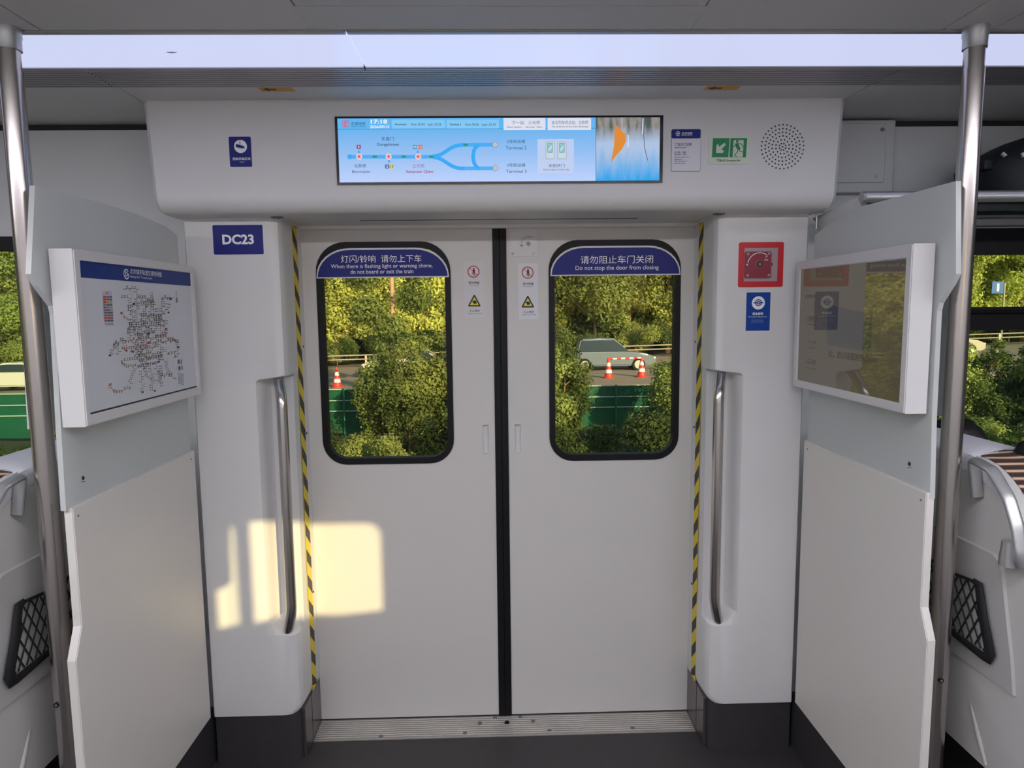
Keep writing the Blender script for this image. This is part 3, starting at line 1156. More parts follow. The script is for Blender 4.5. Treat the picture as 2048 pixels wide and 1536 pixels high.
for x, y in ((1990, 423), (1993, 706)):
    d.new('station_dot')
    d.disc('station_dot', x, y, 36, g_('dot_rim', 110, 130, 165), 9.5)
    d.disc('station_dot', x, y, 31, GY, 10)
for x, y, t, c, tc_ in ((350, 449, '5', (150, 45, 120), WT), (1024, 450, '10', (66, 130, 190), WT), (1089, 450, '12', (205, 95, 40), WT), (692, 685, '2', (60, 90, 140), WT), (748, 685, '13', (225, 205, 70), T1)):
    d.new('line_badge')
    d.rect('line_badge', x - 25, y - 25, x + 25, y + 25, g_('badge_' + t, *c), 9, r=.001)
    w_ = 10 if len(t) == 1 else 18
    d.text('line_badge', t, x - w_, y - 16, x + w_, y + 16, tc_, 10, .01)
for x, y in ((352, 510), (1060, 510), (713, 622)):
    d.new('transfer_stub')
    d.rect('transfer_stub', x - 13, y - 16, x + 13, y + 16, TB, 8.8, r=.0006)
d.text('lettering', '东直门', 624, 330, 772, 376, T1, 9)
d.text('lettering', 'Dongzhimen', 570, 404, 834, 446, T1, 9, .01)
d.text('lettering', '北新桥', 296, 654, 442, 700, T1, 9)
d.text('lettering', 'Beixinqiao', 272, 730, 488, 772, T1, 9)
d.text('lettering', '三元桥', 994, 654, 1140, 700, T2, 9)
d.text('lettering', 'Sanyuan Qiao', 918, 728, 1248, 772, T2, 9, .015)
d.crop = K2
PK = g_('panel_white', 222, 226, 242)
d.new('header_box')
d.rect('header_box', 42, 102, 547, 246, PK, 8, r=.001)
d.new('header_box')
d.rect('header_box', 572, 102, 1095, 246, PK, 8, r=.001)
T3 = g_('grey_text', 90, 80, 90)
d.text('lettering', '下一站：三元桥', 140, 134, 482, 180, T3, 9)
d.text('lettering', 'Next station :   Sanyuan  Qiao', 84, 198, 508, 228, T3, 9)
d.text('lettering', '本次列车终点站：北新桥', 620, 132, 1060, 180, T3, 9)
d.text('lettering', 'The direction of the train: Beixinqiao', 620, 192, 1066, 224, T3, 9)
d.text('lettering', '2号航站楼', 82, 362, 302, 406, T1, 9)
d.text('lettering', 'Terminal 2', 68, 440, 318, 480, T1, 9)
d.text('lettering', '3号航站楼', 84, 646, 305, 692, T1, 9)
d.text('lettering', 'Terminal 3', 72, 724, 318, 762, T1, 9)
d.rect('door_pictogram', 452, 356, 888, 764, g_('picto_panel', 188, 206, 240), 7.5)
for x in (551, 693):
    d.rect('door_pictogram', x, 386, x + 104, 594, T3, 8, r=.001)
    d.rect('door_pictogram', x + 3, 389, x + 101, 591, g_('picto_door', 196, 218, 226), 9, r=.001)
    d.rect('door_pictogram', x + 19, 402, x + 82, 518, T3, 9.5, r=.0008)
    d.rect('door_pictogram', x + 23, 406, x + 78, 514, g_('picto_glass', 140, 195, 205), 10, r=.0008)
    d.poly('door_pictogram', [(x + 26, 480), (x + 74, 430), (x + 74, 462), (x + 26, 510)], g_('picto_shine', 190, 225, 230), 10.5)
d.text('lettering', '本侧开门', 580, 654, 778, 696, T1, 9)
d.text('lettering', 'Doors open on this side', 524, 712, 830, 740, T1, 9)


def video_mat():
    m = bpy.data.materials.new('video_picture')
    m.use_nodes = True
    nt = m.node_tree
    bs = nt.nodes['Principled BSDF']
    bs.inputs['Base Color'].default_value = (.01, .01, .01, 1)
    tc = nt.nodes.new('ShaderNodeTexCoord')
    sp = nt.nodes.new('ShaderNodeSeparateXYZ')
    nt.links.new(tc.outputs['Generated'], sp.inputs[0])
    mp = nt.nodes.new('ShaderNodeMapping')
    mp.inputs['Scale'].default_value = (9, 1, 1.6)
    nt.links.new(tc.outputs['Generated'], mp.inputs[0])
    n = nt.nodes.new('ShaderNodeTexNoise')
    n.inputs['Scale'].default_value = 1.3
    n.inputs['Detail'].default_value = 5
    nt.links.new(mp.outputs[0], n.inputs['Vector'])
    top = nt.nodes.new('ShaderNodeValToRGB')
    cr = top.color_ramp
    cr.elements[0].color, cr.elements[0].position = lin(70, 85, 82), .3
    cr.elements[1].color, cr.elements[1].position = lin(225, 215, 205), .75
    for p, c in ((.42, (110, 112, 108)), (.5, (150, 148, 138)), (.6, (150, 142, 150))):
        el = cr.elements.new(p)
        el.color = lin(*c)
    nt.links.new(n.outputs['Fac'], top.inputs[0])
    bot = nt.nodes.new('ShaderNodeValToRGB')
    bot.color_ramp.elements[0].color, bot.color_ramp.elements[0].position = lin(30, 168, 242), 0
    bot.color_ramp.elements[1].color, bot.color_ramp.elements[1].position = lin(178, 200, 232), .5
    ad = nt.nodes.new('ShaderNodeMath')
    ad.operation = 'MULTIPLY_ADD'
    ad.inputs[1].default_value = .5
    nt.links.new(n.outputs['Fac'], ad.inputs[0])
    sb_ = nt.nodes.new('ShaderNodeMath')
    sb_.operation = 'SUBTRACT'
    nt.links.new(sp.outputs[2], sb_.inputs[0])
    sb_.inputs[1].default_value = .25
    nt.links.new(sb_.outputs[0], ad.inputs[2])
    nt.links.new(ad.outputs[0], bot.inputs[0])
    mr = nt.nodes.new('ShaderNodeMapRange')
    mr.inputs[1].default_value, mr.inputs[2].default_value = .6, .85
    nt.links.new(sp.outputs[2], mr.inputs[0])
    mx = nt.nodes.new('ShaderNodeMix')
    mx.data_type = 'RGBA'
    nt.links.new(mr.outputs[0], mx.inputs[0])
    nt.links.new(bot.outputs[0], mx.inputs[6])
    nt.links.new(top.outputs[0], mx.inputs[7])
    nt.links.new(mx.outputs[2], bs.inputs['Emission Color'])
    bs.inputs['Emission Strength'].default_value = .9
    return m


d.poly('video_picture', [(XV + .001, SZ0), (SX1, SZ0), (SX1, SZ1), (XV + .001, SZ1)], video_mat(), 6, 0, True)
d.poly('orange_sail', [(1385, 175), (1440, 235), (1510, 300), (1515, 380), (1470, 470), (1390, 560), (1340, 635), (1345, 570), (1372, 430), (1378, 280)], g_('orange', 225, 135, 20), 7)
d.line('dark_stroke', [(1738, 120), (1728, 300), (1738, 460), (1775, 610)], .0022, g_('stroke', 90, 90, 120), 7)
d.line('pale_stroke', [(1542, 310), (1540, 450)], .004, g_('pale', 205, 215, 240), 7)
d.line('pale_stroke', [(1718, 110), (1712, 290)], .003, g_('pale', 205, 215, 240), 7)
d.build(root)

# ------------------------------------------------------------------ partitions, glass screens, boards
PX = 1.003
for s, side in ((-1, 'left'), (1, 'right')):
    bm = nb()
    out = [(-.258, .186), (-.258, 1.110), (-.903, 1.106), (-.905, .822), (-.937, .752), (-.937, .186)]
    poly_plate(bm, out, [], CVX, s * PX, s * (PX + .020))
    bmesh.ops.bevel(bm, geom=[e for e in bm.edges if len(e.link_faces) == 2 and e.calc_face_angle(0) > 1.0], offset=.002, segments=2, affect='EDGES')
    root = thing('partition', 'white solid lower partition panel beside the %s pillar' % side, 'partition', (s * 1.01, -.6, 0))
    bm_obj('partition_panel', bm, M['partition'], root)
    bm = nb()
    box(bm, (s * 1.012, -.20, 0), (s * 1.03, -.92, .19))
    bm_obj('dark_foot', bm, M['base'], root)
    for p in ((-.285, 1.085), (-.885, 1.083)):
        bm = nb()
        tube(bm, [(s * PX, p[0], p[1]), (s * (PX - .0012), p[0], p[1])], .003, 8)
        bm_obj('screw', bm, M['screw'], root)
    # frosted glass
    if s > 0:
        top = [at(x, y, 'x', 1.012) for x, y in ((1652, 453), (1700, 425), (1722, 413), (1800, 393), (1860, 376), (1912, 362))]
    else:
        top = [at(x, y, 'x', -1.012) for x, y in ((330, 452), (290, 435), (262, 424), (190, 402), (120, 383), (70, 371))]
    out = [(-.262, 1.09), (-.262, top[0].z - .02)] + [(p.y, p.z) for p in top] + [(q.y, q.z) for q in [at(x, y, 'x', s * 1.012) for x, y in (((1912, 548), (1902, 568), (1878, 606), (1874, 622), (1864, 832), (1860, 998)) if s > 0 else ((62, 548), (76, 572), (106, 612), (110, 628), (122, 858), (132, 1022)))]]
    bm = nb()
    poly_plate(bm, out, [], CVX, s * 1.012, s * 1.024)
    root = thing('glass_screen', 'frosted glass screen standing on the %s partition behind the %s' % (side, 'metro map' if s < 0 else 'monitor'), 'glass screen', (s * 1.012, -.6, 1.1))
    bm_obj('glass_pane', bm, M['frost'], root)
    c = Decal('x', s * 1.012)
    px_, py_ = (166, 958) if s < 0 else (1819, 930)
    c.disc('maker_mark', px_, py_ - 2, 4.5, M['ink'], 1, .75)
    c.rect('maker_mark', px_ - 2, py_ - 5, px_ + 2, py_ + 1, M['ink'], 1)
    c.line('maker_mark', [(px_ - 4, py_ + 6), (px_ + 4, py_ + 5)], .0012, M['ink'], 1)
    c.build(root)
    # rear cover box behind the glass, towards the seats
    bm = nb()
    wp = ((1840, 832), (1846, 560), (1880, 520), (1922, 500), (1908, 832)) if s > 0 else ((142, 858), (136, 560), (100, 520), (56, 500), (76, 858))
    poly_plate(bm, [(at(x, y, 'x', s * 1.12).y, at(x, y, 'x', s * 1.12).z) for x, y in wp], [], CVX, s * 1.12, s * 1.145)
    root = thing('wing_panel', 'pale grey wing panel between the %s pole and the glass screen' % side, 'panel', (s * 1.12, -.8, 1.29))
    bm_obj('panel', bm, M['wallw'], root)
    bm = nb()
    for z in (1.40, 1.58):
        box(bm, (s * 1.022, -.74, z), (s * 1.122, -.72, z + .02))
    bm_obj('mounting_arm', bm, M['alu'], root)

XB = .95


def board_frame(s, root):
    bm = nb()
    o = [(-.912, 1.297), (-.302, 1.297), (-.302, 1.697), (-.912, 1.697)]
    h = [(-.893, 1.322), (-.322, 1.322), (-.322, 1.675), (-.893, 1.675)]
    if s > 0:
        o = [(y + .027, z - .003) for y, z in o]
        h = [(-.861, 1.317), (-.300, 1.317), (-.300, 1.668), (-.861, 1.661)]
    poly_plate(bm, o, [h], CVX, s * XB, s * 1.004)
    bmesh.ops.bevel(bm, geom=[e for e in bm.edges if len(e.link_faces) == 2 and e.calc_face_angle(0) > 1.0], offset=.0025, segments=2, affect='EDGES')
    bm_obj('frame', bm, M['box'], root)
    return h


root = thing('map_board', 'white-framed metro network map mounted on the left glass screen', 'map', (-.98, -.6, 1.3))
h = board_frame(-1, root)
XM = -.955
d = Decal('x', XM, (100, 480, 3.8406))
d.poly('poster', h, M['paper'], 0, .002, True)
z1 = d.P(650, 320)[1]
d.poly('title_bar', [(-.893, 1.675), (-.322, 1.675), (-.322, z1), (-.893, z1)], M['navy'], 1, 0, True)
d.poly('edge_line', [(-.893, 1.3225), (-.322, 1.3225), (-.322, 1.3265), (-.893, 1.3265)], M['ink'], 1, 0, True)
u, w = d.P(583, 262)
kk = abs(d.P(583, 302)[1] - w)
ringp = lambda r0, r1, a0, a1: [(u + r0 * kk * math.cos(R(a0 + (a1 - a0) * i / 24)), w + r0 * kk * math.sin(R(a0 + (a1 - a0) * i / 24))) for i in range(25)] + [(u + r1 * kk * math.cos(R(a1 - (a1 - a0) * i / 24)), w + r1 * kk * math.sin(R(a1 - (a1 - a0) * i / 24))) for i in range(25)]
d.poly('logo', ringp(1, .78, 35, 350), M['wht'], 2, 0, True)
d.poly('logo', ringp(.5, .28, -100, 100), M['wht'], 2, 0, True)
d.poly('logo', [(u - .45 * kk, w + .5 * kk), (u - .2 * kk, w + .5 * kk), (u - .2 * kk, w - .5 * kk), (u - .45 * kk, w - .5 * kk)], M['wht'], 2, 0, True)
d.poly('logo', [(u + .2 * kk, w + .1 * kk), (u + 1.0 * kk, w + .1 * kk), (u + 1.0 * kk, w - .12 * kk), (u + .2 * kk, w - .12 * kk)], M['wht'], 2, 0, True)
d.text('lettering', '北京城市轨道交通线网图', 612, 232, 852, 272, M['wht'], 2)
d.text('lettering', 'Beijing Rail Transit Lines', 614, 279, 780, 300, M['wht'], 2)
LC = dict(k=(60, 62, 70), r=(190, 60, 70), b=(60, 100, 160), y=(160, 160, 90), g=(100, 140, 110), t=(70, 130, 140), o=(180, 120, 90), p=(120, 90, 140), n=(95, 100, 115))
LM = {k: mat('map_line_' + k, lin(*c), .5) for k, c in LC.items()}
lines = [
    ('k', [(580, 385), (580, 370), (660, 372), (665, 500)]), ('k', [(665, 445), (735, 445), (790, 470), (800, 640)]), ('y', [(540, 445), (600, 440), (620, 470), (620, 545)]),
    ('b', [(590, 500), (675, 500), (690, 470), (800, 470)]), ('n', [(590, 542), (628, 542), (628, 640), (640, 720), (700, 720)]), ('k', [(925, 450), (925, 442), (855, 445), (858, 572), (690, 580)]),
    ('k', [(905, 480), (905, 510), (870, 560), (830, 640), (800, 720)]), ('n', [(880, 480), (882, 520), (895, 545)]), ('r', [(545, 562), (575, 590), (600, 605), (610, 660)]),
    ('t', [(600, 635), (840, 618), (850, 640)]), ('k', [(595, 668), (745, 660), (880, 650), (885, 610)]), ('g', [(665, 500), (665, 640), (670, 760), (668, 880)]),
    ('n', [(700, 560), (700, 900), (715, 960)]), ('y', [(690, 500), (800, 500)]), ('k', [(730, 470), (735, 700), (740, 960)]), ('n', [(770, 430), (772, 560), (810, 620)]),
    ('k', [(785, 400), (788, 470)]), ('n', [(825, 520), (830, 600), (880, 640)]), ('n', [(640, 640), (640, 700), (700, 720), (800, 695), (810, 740)]), ('r', [(595, 675), (592, 720)]),
    ('r', [(545, 815), (560, 828), (740, 800), (820, 785), (935, 770), (990, 790)]), ('o', [(480, 800), (550, 775), (650, 765), (800, 750), (880, 742), (980, 770)]), ('r', [(800, 740), (890, 722), (890, 680)]),
    ('o', [(458, 885), (480, 855), (490, 800), (530, 795)]), ('o', [(522, 885), (520, 810)]), ('n', [(555, 745), (555, 800)]), ('r', [(585, 850), (585, 800)]), ('b', [(615, 858), (700, 835), (810, 825), (815, 740)]),
    ('k', [(935, 740), (960, 780), (975, 830), (975, 900), (945, 905)]), ('y', [(880, 830), (900, 880), (965, 870)]), ('g', [(650, 880), (760, 870), (870, 880)]), ('y', [(640, 900), (860, 885)]),
    ('o', [(540, 930), (640, 918), (760, 905), (860, 885)]), ('b', [(670, 965), (760, 945), (845, 930), (850, 880)]), ('y', [(545, 950), (590, 980), (660, 950)]), ('k', [(850, 880), (950, 1070)]),
    ('g', [(670, 965), (640, 1030), (610, 1110)]), ('o', [(460, 1110), (480, 1160), (560, 1155), (620, 1125)]), ('k', [(710, 960), (715, 1000), (780, 1090), (785, 1160)]), ('n', [(700, 1000), (700, 1080), (715, 1170)]),
    ('n', [(765, 960), (775, 1020), (800, 1085)]), ('g', [(810, 940), (830, 1040), (850, 1130)]), ('r', [(815, 1000), (850, 1045), (940, 1022)]), ('n', [(855, 960), (860, 1030), (840, 1100)]), ('k', [(710, 990), (740, 985), (745, 940)]),
    ('n', [(760, 560), (762, 760)]), ('k', [(610, 640), (612, 760), (640, 800)]), ('n', [(845, 620), (848, 760), (845, 870)]), ('t', [(690, 780), (692, 960)]), ('n', [(880, 650), (884, 740)]),
]
rr_ = random.Random(3)
tick = mat('map_tick', lin(108, 106, 112), .6)
for c, pts in lines:
    d.line('metro_lines', pts, .0010, LM[c], 1.5)
    for a, b in zip(pts, pts[1:]):
        L = math.hypot(b[0] - a[0], b[1] - a[1])
        n = max(1, int(L / 17))
        for i in range(n):
            t = (i + .5) / n
            x, y = a[0] + (b[0] - a[0]) * t, a[1] + (b[1] - a[1]) * t
            hor = abs(b[0] - a[0]) > abs(b[1] - a[1])
            sd = rr_.choice((-1, 1))
            ww, hh = (5, 7) if hor else (8, 3)
            ox, oy = (0, 12 * sd) if hor else (14 * sd, 0)
            m_ = rr_.choice((tick, tick, LM['n'], LM['y'], LM['g'], LM['o']))
            d.rect('station_names', x + ox - ww, y + oy - hh, x + ox + ww, y + oy - hh * .15, m_, 1.6)
            d.rect('station_names', x + ox - ww * .8, y + oy + hh * .25, x + ox + ww * .8, y + oy + hh, m_, 1.6)
            d.rect('station_names', x - 2.5, y - 2.5, x + 2.5, y + 2.5, tick, 1.8)
for x, y, c in ((458, 886, 'k'), (461, 1108, 'o'), (545, 562, 'r'), (583, 850, 'r'), (890, 682, 'r'), (630, 857, 'b'), (755, 788, 'r'), (803, 1158, 'n'), (708, 1170, 'n'), (908, 557, 'n'), (832, 937, 'b'), (982, 823, 'k'), (755, 720, 'k'), (640, 490, 'k'), (925, 452, 'k')):
    d.new('line_terminal')
    d.rect('line_terminal', x - 8, y - 7, x + 8, y + 7, LM[c], 2)
lg = [('r', 'r', 'b'), ('r', 'r', 'b'), ('r', 'y', 'y'), ('g', 'b', 'b'), ('r', 'o', 'y'), ('p', 'b', 'y'), ('b', 'b', 'n'), ('r', 'r', 'r'), ('r', 'r', 'p'), ('r', 'b', 'b')]
d.poly('legend', [(403, 392), (470, 392), (492, 660), (418, 655)], mat('legend_grey', (.5, .5, .53, 1), .5), 1)
d.text('legend', '图例', 425, 398, 445, 416, tick, 2)
for i, row in enumerate(lg):
    for j, c in enumerate(row):
        x, y = 406 + j * 23 + i * 1.2, 430 + i * 20.3
        d.rect('legend', x, y, x + 20, y + 14, LM[c], 2)
d.text('legend', '北京地铁', 424, 640, 486, 652, tick, 2)
d.poly('compass', [(968, 440), (974, 440), (978, 478), (970, 482)], tick, 2)
d.text('compass', '北', 960, 392, 974, 425, tick, 2)
for x, y, a_, b_ in ((986, 935, 8, 16), (992, 985, 8, 16), (1006, 935, 4, 18), (1012, 980, 4, 15)):
    d.rect('notes', x - a_, y - b_, x + a_, y + b_, tick, 2)
for j in range(5):
    for i in range(7):
        d.rect('notes', 985 + j * 9, 1020 + i * 13 + j * 2, 989 + j * 9, 1028 + i * 13 + j * 2, LM['n'], 2)
d.build(root)


def lcd_mat(name, c1, c2, k):
    m = bpy.data.materials.new(name)
    m.use_nodes = True
    nt = m.node_tree
    nt.nodes.clear()
    o = nt.nodes.new('ShaderNodeOutputMaterial')
    b = nt.nodes.new('ShaderNodeBsdfDiffuse')
    b.inputs[0].default_value = c1
    e = nt.nodes.new('ShaderNodeEmission')
    e.inputs[0].default_value = c2
    e.inputs[1].default_value = k
    ad = nt.nodes.new('ShaderNodeAddShader')
    nt.links.new(b.outputs[0], ad.inputs[0])
    nt.links.new(e.outputs[0], ad.inputs[1])
    g = nt.nodes.new('ShaderNodeBsdfGlossy')
    g.inputs['Roughness'].default_value = .02
    lw = nt.nodes.new('ShaderNodeFresnel')
    lw.inputs[0].default_value = 2.1
    mx = nt.nodes.new('ShaderNodeMixShader')
    nt.links.new(lw.outputs[0], mx.inputs[0])
    nt.links.new(ad.outputs[0], mx.inputs[1])
    nt.links.new(g.outputs[0], mx.inputs[2])
    nt.links.new(mx.outputs[0], o.inputs[0])
    return m


root = thing('wall_monitor', 'white-framed glossy dark monitor mounted on the right glass screen', 'monitor', (.98, -.6, 1.29))
h = board_frame(1, root)
d = Decal('x', .955, (1580, 470, 4.04))
d.poly('screen', [(-y, z) for y, z in h], lcd_mat('dim_screen', lin(70, 64, 54), lin(104, 96, 78), .36), 0, .002, True)
TX = glow('monitor_text', lin(72, 66, 56), .5)
d.poly('video_area', [(303, 560), (660, 640), (655, 945), (300, 885)], lcd_mat('monitor_video', lin(60, 58, 56), lin(88, 86, 84), .25), 1)
for t, x0, y0, x1, y1 in (('本列车开往', 122, 480, 240, 512), ('北新桥', 142, 655, 220, 700), ('下一站', 148, 850, 208, 878), ('三元桥', 132, 1005, 208, 1045), ('Beixinqiao', 146, 715, 208, 735), ('Next', 152, 905, 200, 918), ('Sanyuan Qiao', 128, 1070, 210, 1084)):
    d.text('lettering', t, x0, y0, x1, y1, TX, 2)
d.text('lettering', '次，是日设置的终点', 310, 950, 640, 1010, TX, 2)
d.build(root)

# ------------------------------------------------------------------ poles
for s, side in ((-1, 'left'), (1, 'right')):
    x, y, r = s * 1.076, -.875, .0232
    root = thing('floor_to_ceiling_pole', 'brushed steel floor to ceiling pole at the %s partition' % side, 'pole', (x, y, 0))
    bm = nb()
    tube(bm, [(x, y, 0), (x, y, 2.085)], r, 32)
    bm_obj('pole_tube', bm, M['steel'], root, 50)
    bm = nb()
    tube(bm, [(x, y, 2.08), (x, y, 2.135)], r * .93, 28)
    bm_obj('sleeve', bm, M['steel'], root, 50)
    bm = nb()
    tube(bm, [(x, y, 2.128), (x, y, 2.152), (x, y, 2.156), (x, y, ZC)], [r * 1.08, r * 1.08, r * 1.15, r * 1.15], 28)
    bm_obj('ceiling_collar', bm, M['alu'], root, 40)
    bm = nb()
    tube(bm, [(x, y, 0), (x, y, .012), (x, y, .016)], [.045, .045, .03], 28)
    bm_obj('floor_flange', bm, M['alu'], root, 40)
    q = at(1882, 1361, 'y', y - r) if s > 0 else at(113, 1410, 'y', y - r)
    bm = nb()
    tube(bm, [(q.x, y - r + .004, q.z), (q.x, y - r - .0015, q.z)], .0065, 14)
    bm_obj('screw', bm, M['black'], root, 40)
    bm = nb()
    tube(bm, [(q.x, y - r + .004, q.z), (q.x, y - r - .0022, q.z)], .0032, 10)
    bm_obj('screw_head', bm, M['steel'], root, 40)

# ------------------------------------------------------------------ equipment cover, luggage rack, bag (right)
root = thing('equipment_cover', 'pale grey screwed equipment cover right of the housing', 'cover panel', (1.15, -.13, 1.93))
bm = nb()
box(bm, (1.0, -.150, 1.93), (1.325, YW, 2.166), .003, 1)
bm_obj('cover_base', bm, M['grey'], root)
bm = nb()
box(bm, (1.0, -.154, 1.962), (1.293, -.149, 2.155), .003, 2)
bm_obj('cover_plate', bm, M['grey'], root)
for x, z in ((1.278, 2.134), (1.266, 1.985)):
    bm = nb()
    tube(bm, [(x, -.153, z), (x, -.1565, z)], .0065, 14)
    bm_obj('screw', bm, M['screw'], root, 40)
bm = nb()
poly_plate(bm, [(at(x, y, 'x', 1.04).y, at(x, y, 'x', 1.04).z) for x, y in ((1645, 460), (1691, 440), (1705, 430), (1722, 415), (1718, 392), (1677, 412), (1625, 437))], [], CVX, 1.04, 1.06)
tag(bm_obj('rack_bracket', bm, M['wallw']), 'pale slanted bracket between the housing corner and the luggage rack rail', 'bracket')
bm = nb()
tube(bm, [(1.022, -.25, 1.855), (1.022, -.25, 1.80)], .003, 8)
tube(bm, [(1.016, -.25, 1.852), (1.045, -.25, 1.856)], .004, 8)
tag(bm_obj('coat_hook', bm, M['alu'], None, 40), 'tiny metal hook under the right corner of the housing', 'hook')

root = thing('luggage_rack', 'luggage rack with round metal rail and tinted glass shelf at upper right', 'luggage rack', (2.0, -.35, 1.82))
bm = nb()
tube(bm, [(1.035, -.505, 1.859), (3.6, -.505, 1.859)], .0165, 20)
bm_obj('rail', bm, M['alu'], root, 40)
bm = nb()
tube(bm, [(1.028, -.505, 1.859), (1.037, -.505, 1.859)], [.0155, .0168], 10)
bm_obj('end_cap', bm, M['alu_d'], root)
bm = nb()
box(bm, (1.10, -.495, 1.852), (3.6, -.155, 1.858))
bm_obj('shelf', bm, M['rackglass'], root)
bm = nb()
box(bm, (1.10, -.165, 1.815), (3.6, -.130, 1.842), .003, 1)
bm_obj('wall_bar', bm, M['alu'], root)

root = thing('travel_bag', 'black travel bag lying on the luggage rack at upper right', 'bag', (1.8, -.34, 1.86))
bm = nb()
pr = [(-.30, 0), (-.31, .05), (-.32, .115), (-.285, .135), (-.27, .155), (-.20, .19), (-.10, .222), (.02, .24), (.25, .24), (.31, .20), (.33, .10), (.31, 0)]
ys = [(-.13, .80, .94), (-.10, .96, .985), (-.03, 1, 1), (.04, 1, 1), (.11, .96, .985), (.14, .80, .94)]
rings = [[bm.verts.new((1.79 + x * kx, -.33 + y, 1.862 + z * kz)) for x, z in pr] for y, kx, kz in ys]
for a, b in zip(rings, rings[1:]):
    for i in range(len(a)):
        bm.faces.new((a[i], a[(i + 1) % len(a)], b[(i + 1) % len(a)], b[i]))
bm.faces.new(rings[0])
bm.faces.new(rings[-1])
bm_obj('bag_body', bm, M['bag'], root, 60)
bm = nb()
tube(bm, smooth_path([(1.50, -.42, 1.975), (1.60, -.47, 1.99), (1.75, -.475, 2.005), (1.95, -.47, 2.0)]), .006, 8, flat=.5)
bm_obj('zip', bm, M['bagt'], root, 40)
bm = nb()
box(bm, (1.455, -.40, 1.955), (1.505, -.36, 1.985), .006, 2)
bm_obj('side_tab', bm, M['bag'], root)
bm = nb()
tube(bm, [(1.485, -.43, 1.995), (1.492, -.435, 1.985)], .006, 8)
tube(bm, [(1.520, -.462, 1.988), (1.523, -.465, 1.976)], .005, 8)
bm_obj('buckle', bm, M['alu'], root, 40)

# ------------------------------------------------------------------ seats


def stripes_mat():
    m = bpy.data.materials.new('striped_moquette')
    m.use_nodes = True
    nt = m.node_tree
    b = nt.nodes['Principled BSDF']
    b.inputs['Roughness'].default_value = .95
    tc = nt.nodes.new('ShaderNodeTexCoord')
    mp = nt.nodes.new('ShaderNodeMapping')
    mp.inputs['Rotation'].default_value = (R(25), 0, 0)
    mp.inputs['Scale'].default_value = (1, 1, 1)
    nt.links.new(tc.outputs['Object'], mp.inputs[0])
    wv = nt.nodes.new('ShaderNodeTexWave')
    wv.bands_direction = 'Z'
    wv.inputs['Scale'].default_value = 14
    wv.inputs['Distortion'].default_value = 3
    wv.inputs['Detail'].default_value = 1
    wv.inputs['Detail Scale'].default_value = .5
    nt.links.new(mp.outputs[0], wv.inputs['Vector'])
    rp = nt.nodes.new('ShaderNodeValToRGB')
    cr = rp.color_ramp
    cr.interpolation = 'CONSTANT'
    cr.elements[0].color, cr.elements[0].position = lin(60, 40, 36), 0
    cr.elements[1].color, cr.elements[1].position = lin(205, 180, 150), .82
    for p, c in ((.50, (150, 130, 115)), (.58, (55, 38, 34)), (.72, (190, 70, 40)), (.77, (60, 40, 36))):
        e = cr.elements.new(p)
        e.color = lin(*c)
    nt.links.new(wv.outputs['Fac'], rp.inputs[0])
    nt.links.new(rp.outputs[0], b.inputs['Base Color'])
    return m


M['moquette'] = stripes_mat()


def shell_outline(n=10, grow=0.0):
    """y, z outline of a two-person backrest seen from behind"""
    g = grow
    o = [(-.16, .40), (-.16, 1.13 + g), (-.19, 1.165 + g), (-.78, 1.170 + g)]
    for i in range(1, n + 1):                      # big rounded aisle corner
        a = R(90 - 80 * i / n)
        o.append((-.80 - (.215 + g) * math.cos(a), .95 + (.22 + g) * math.sin(a)))
    o += [(-1.025 - g, .94), (-1.045 - g, .90), (-1.10 - g, .62), (-1.12 - g, .40)]
    return o


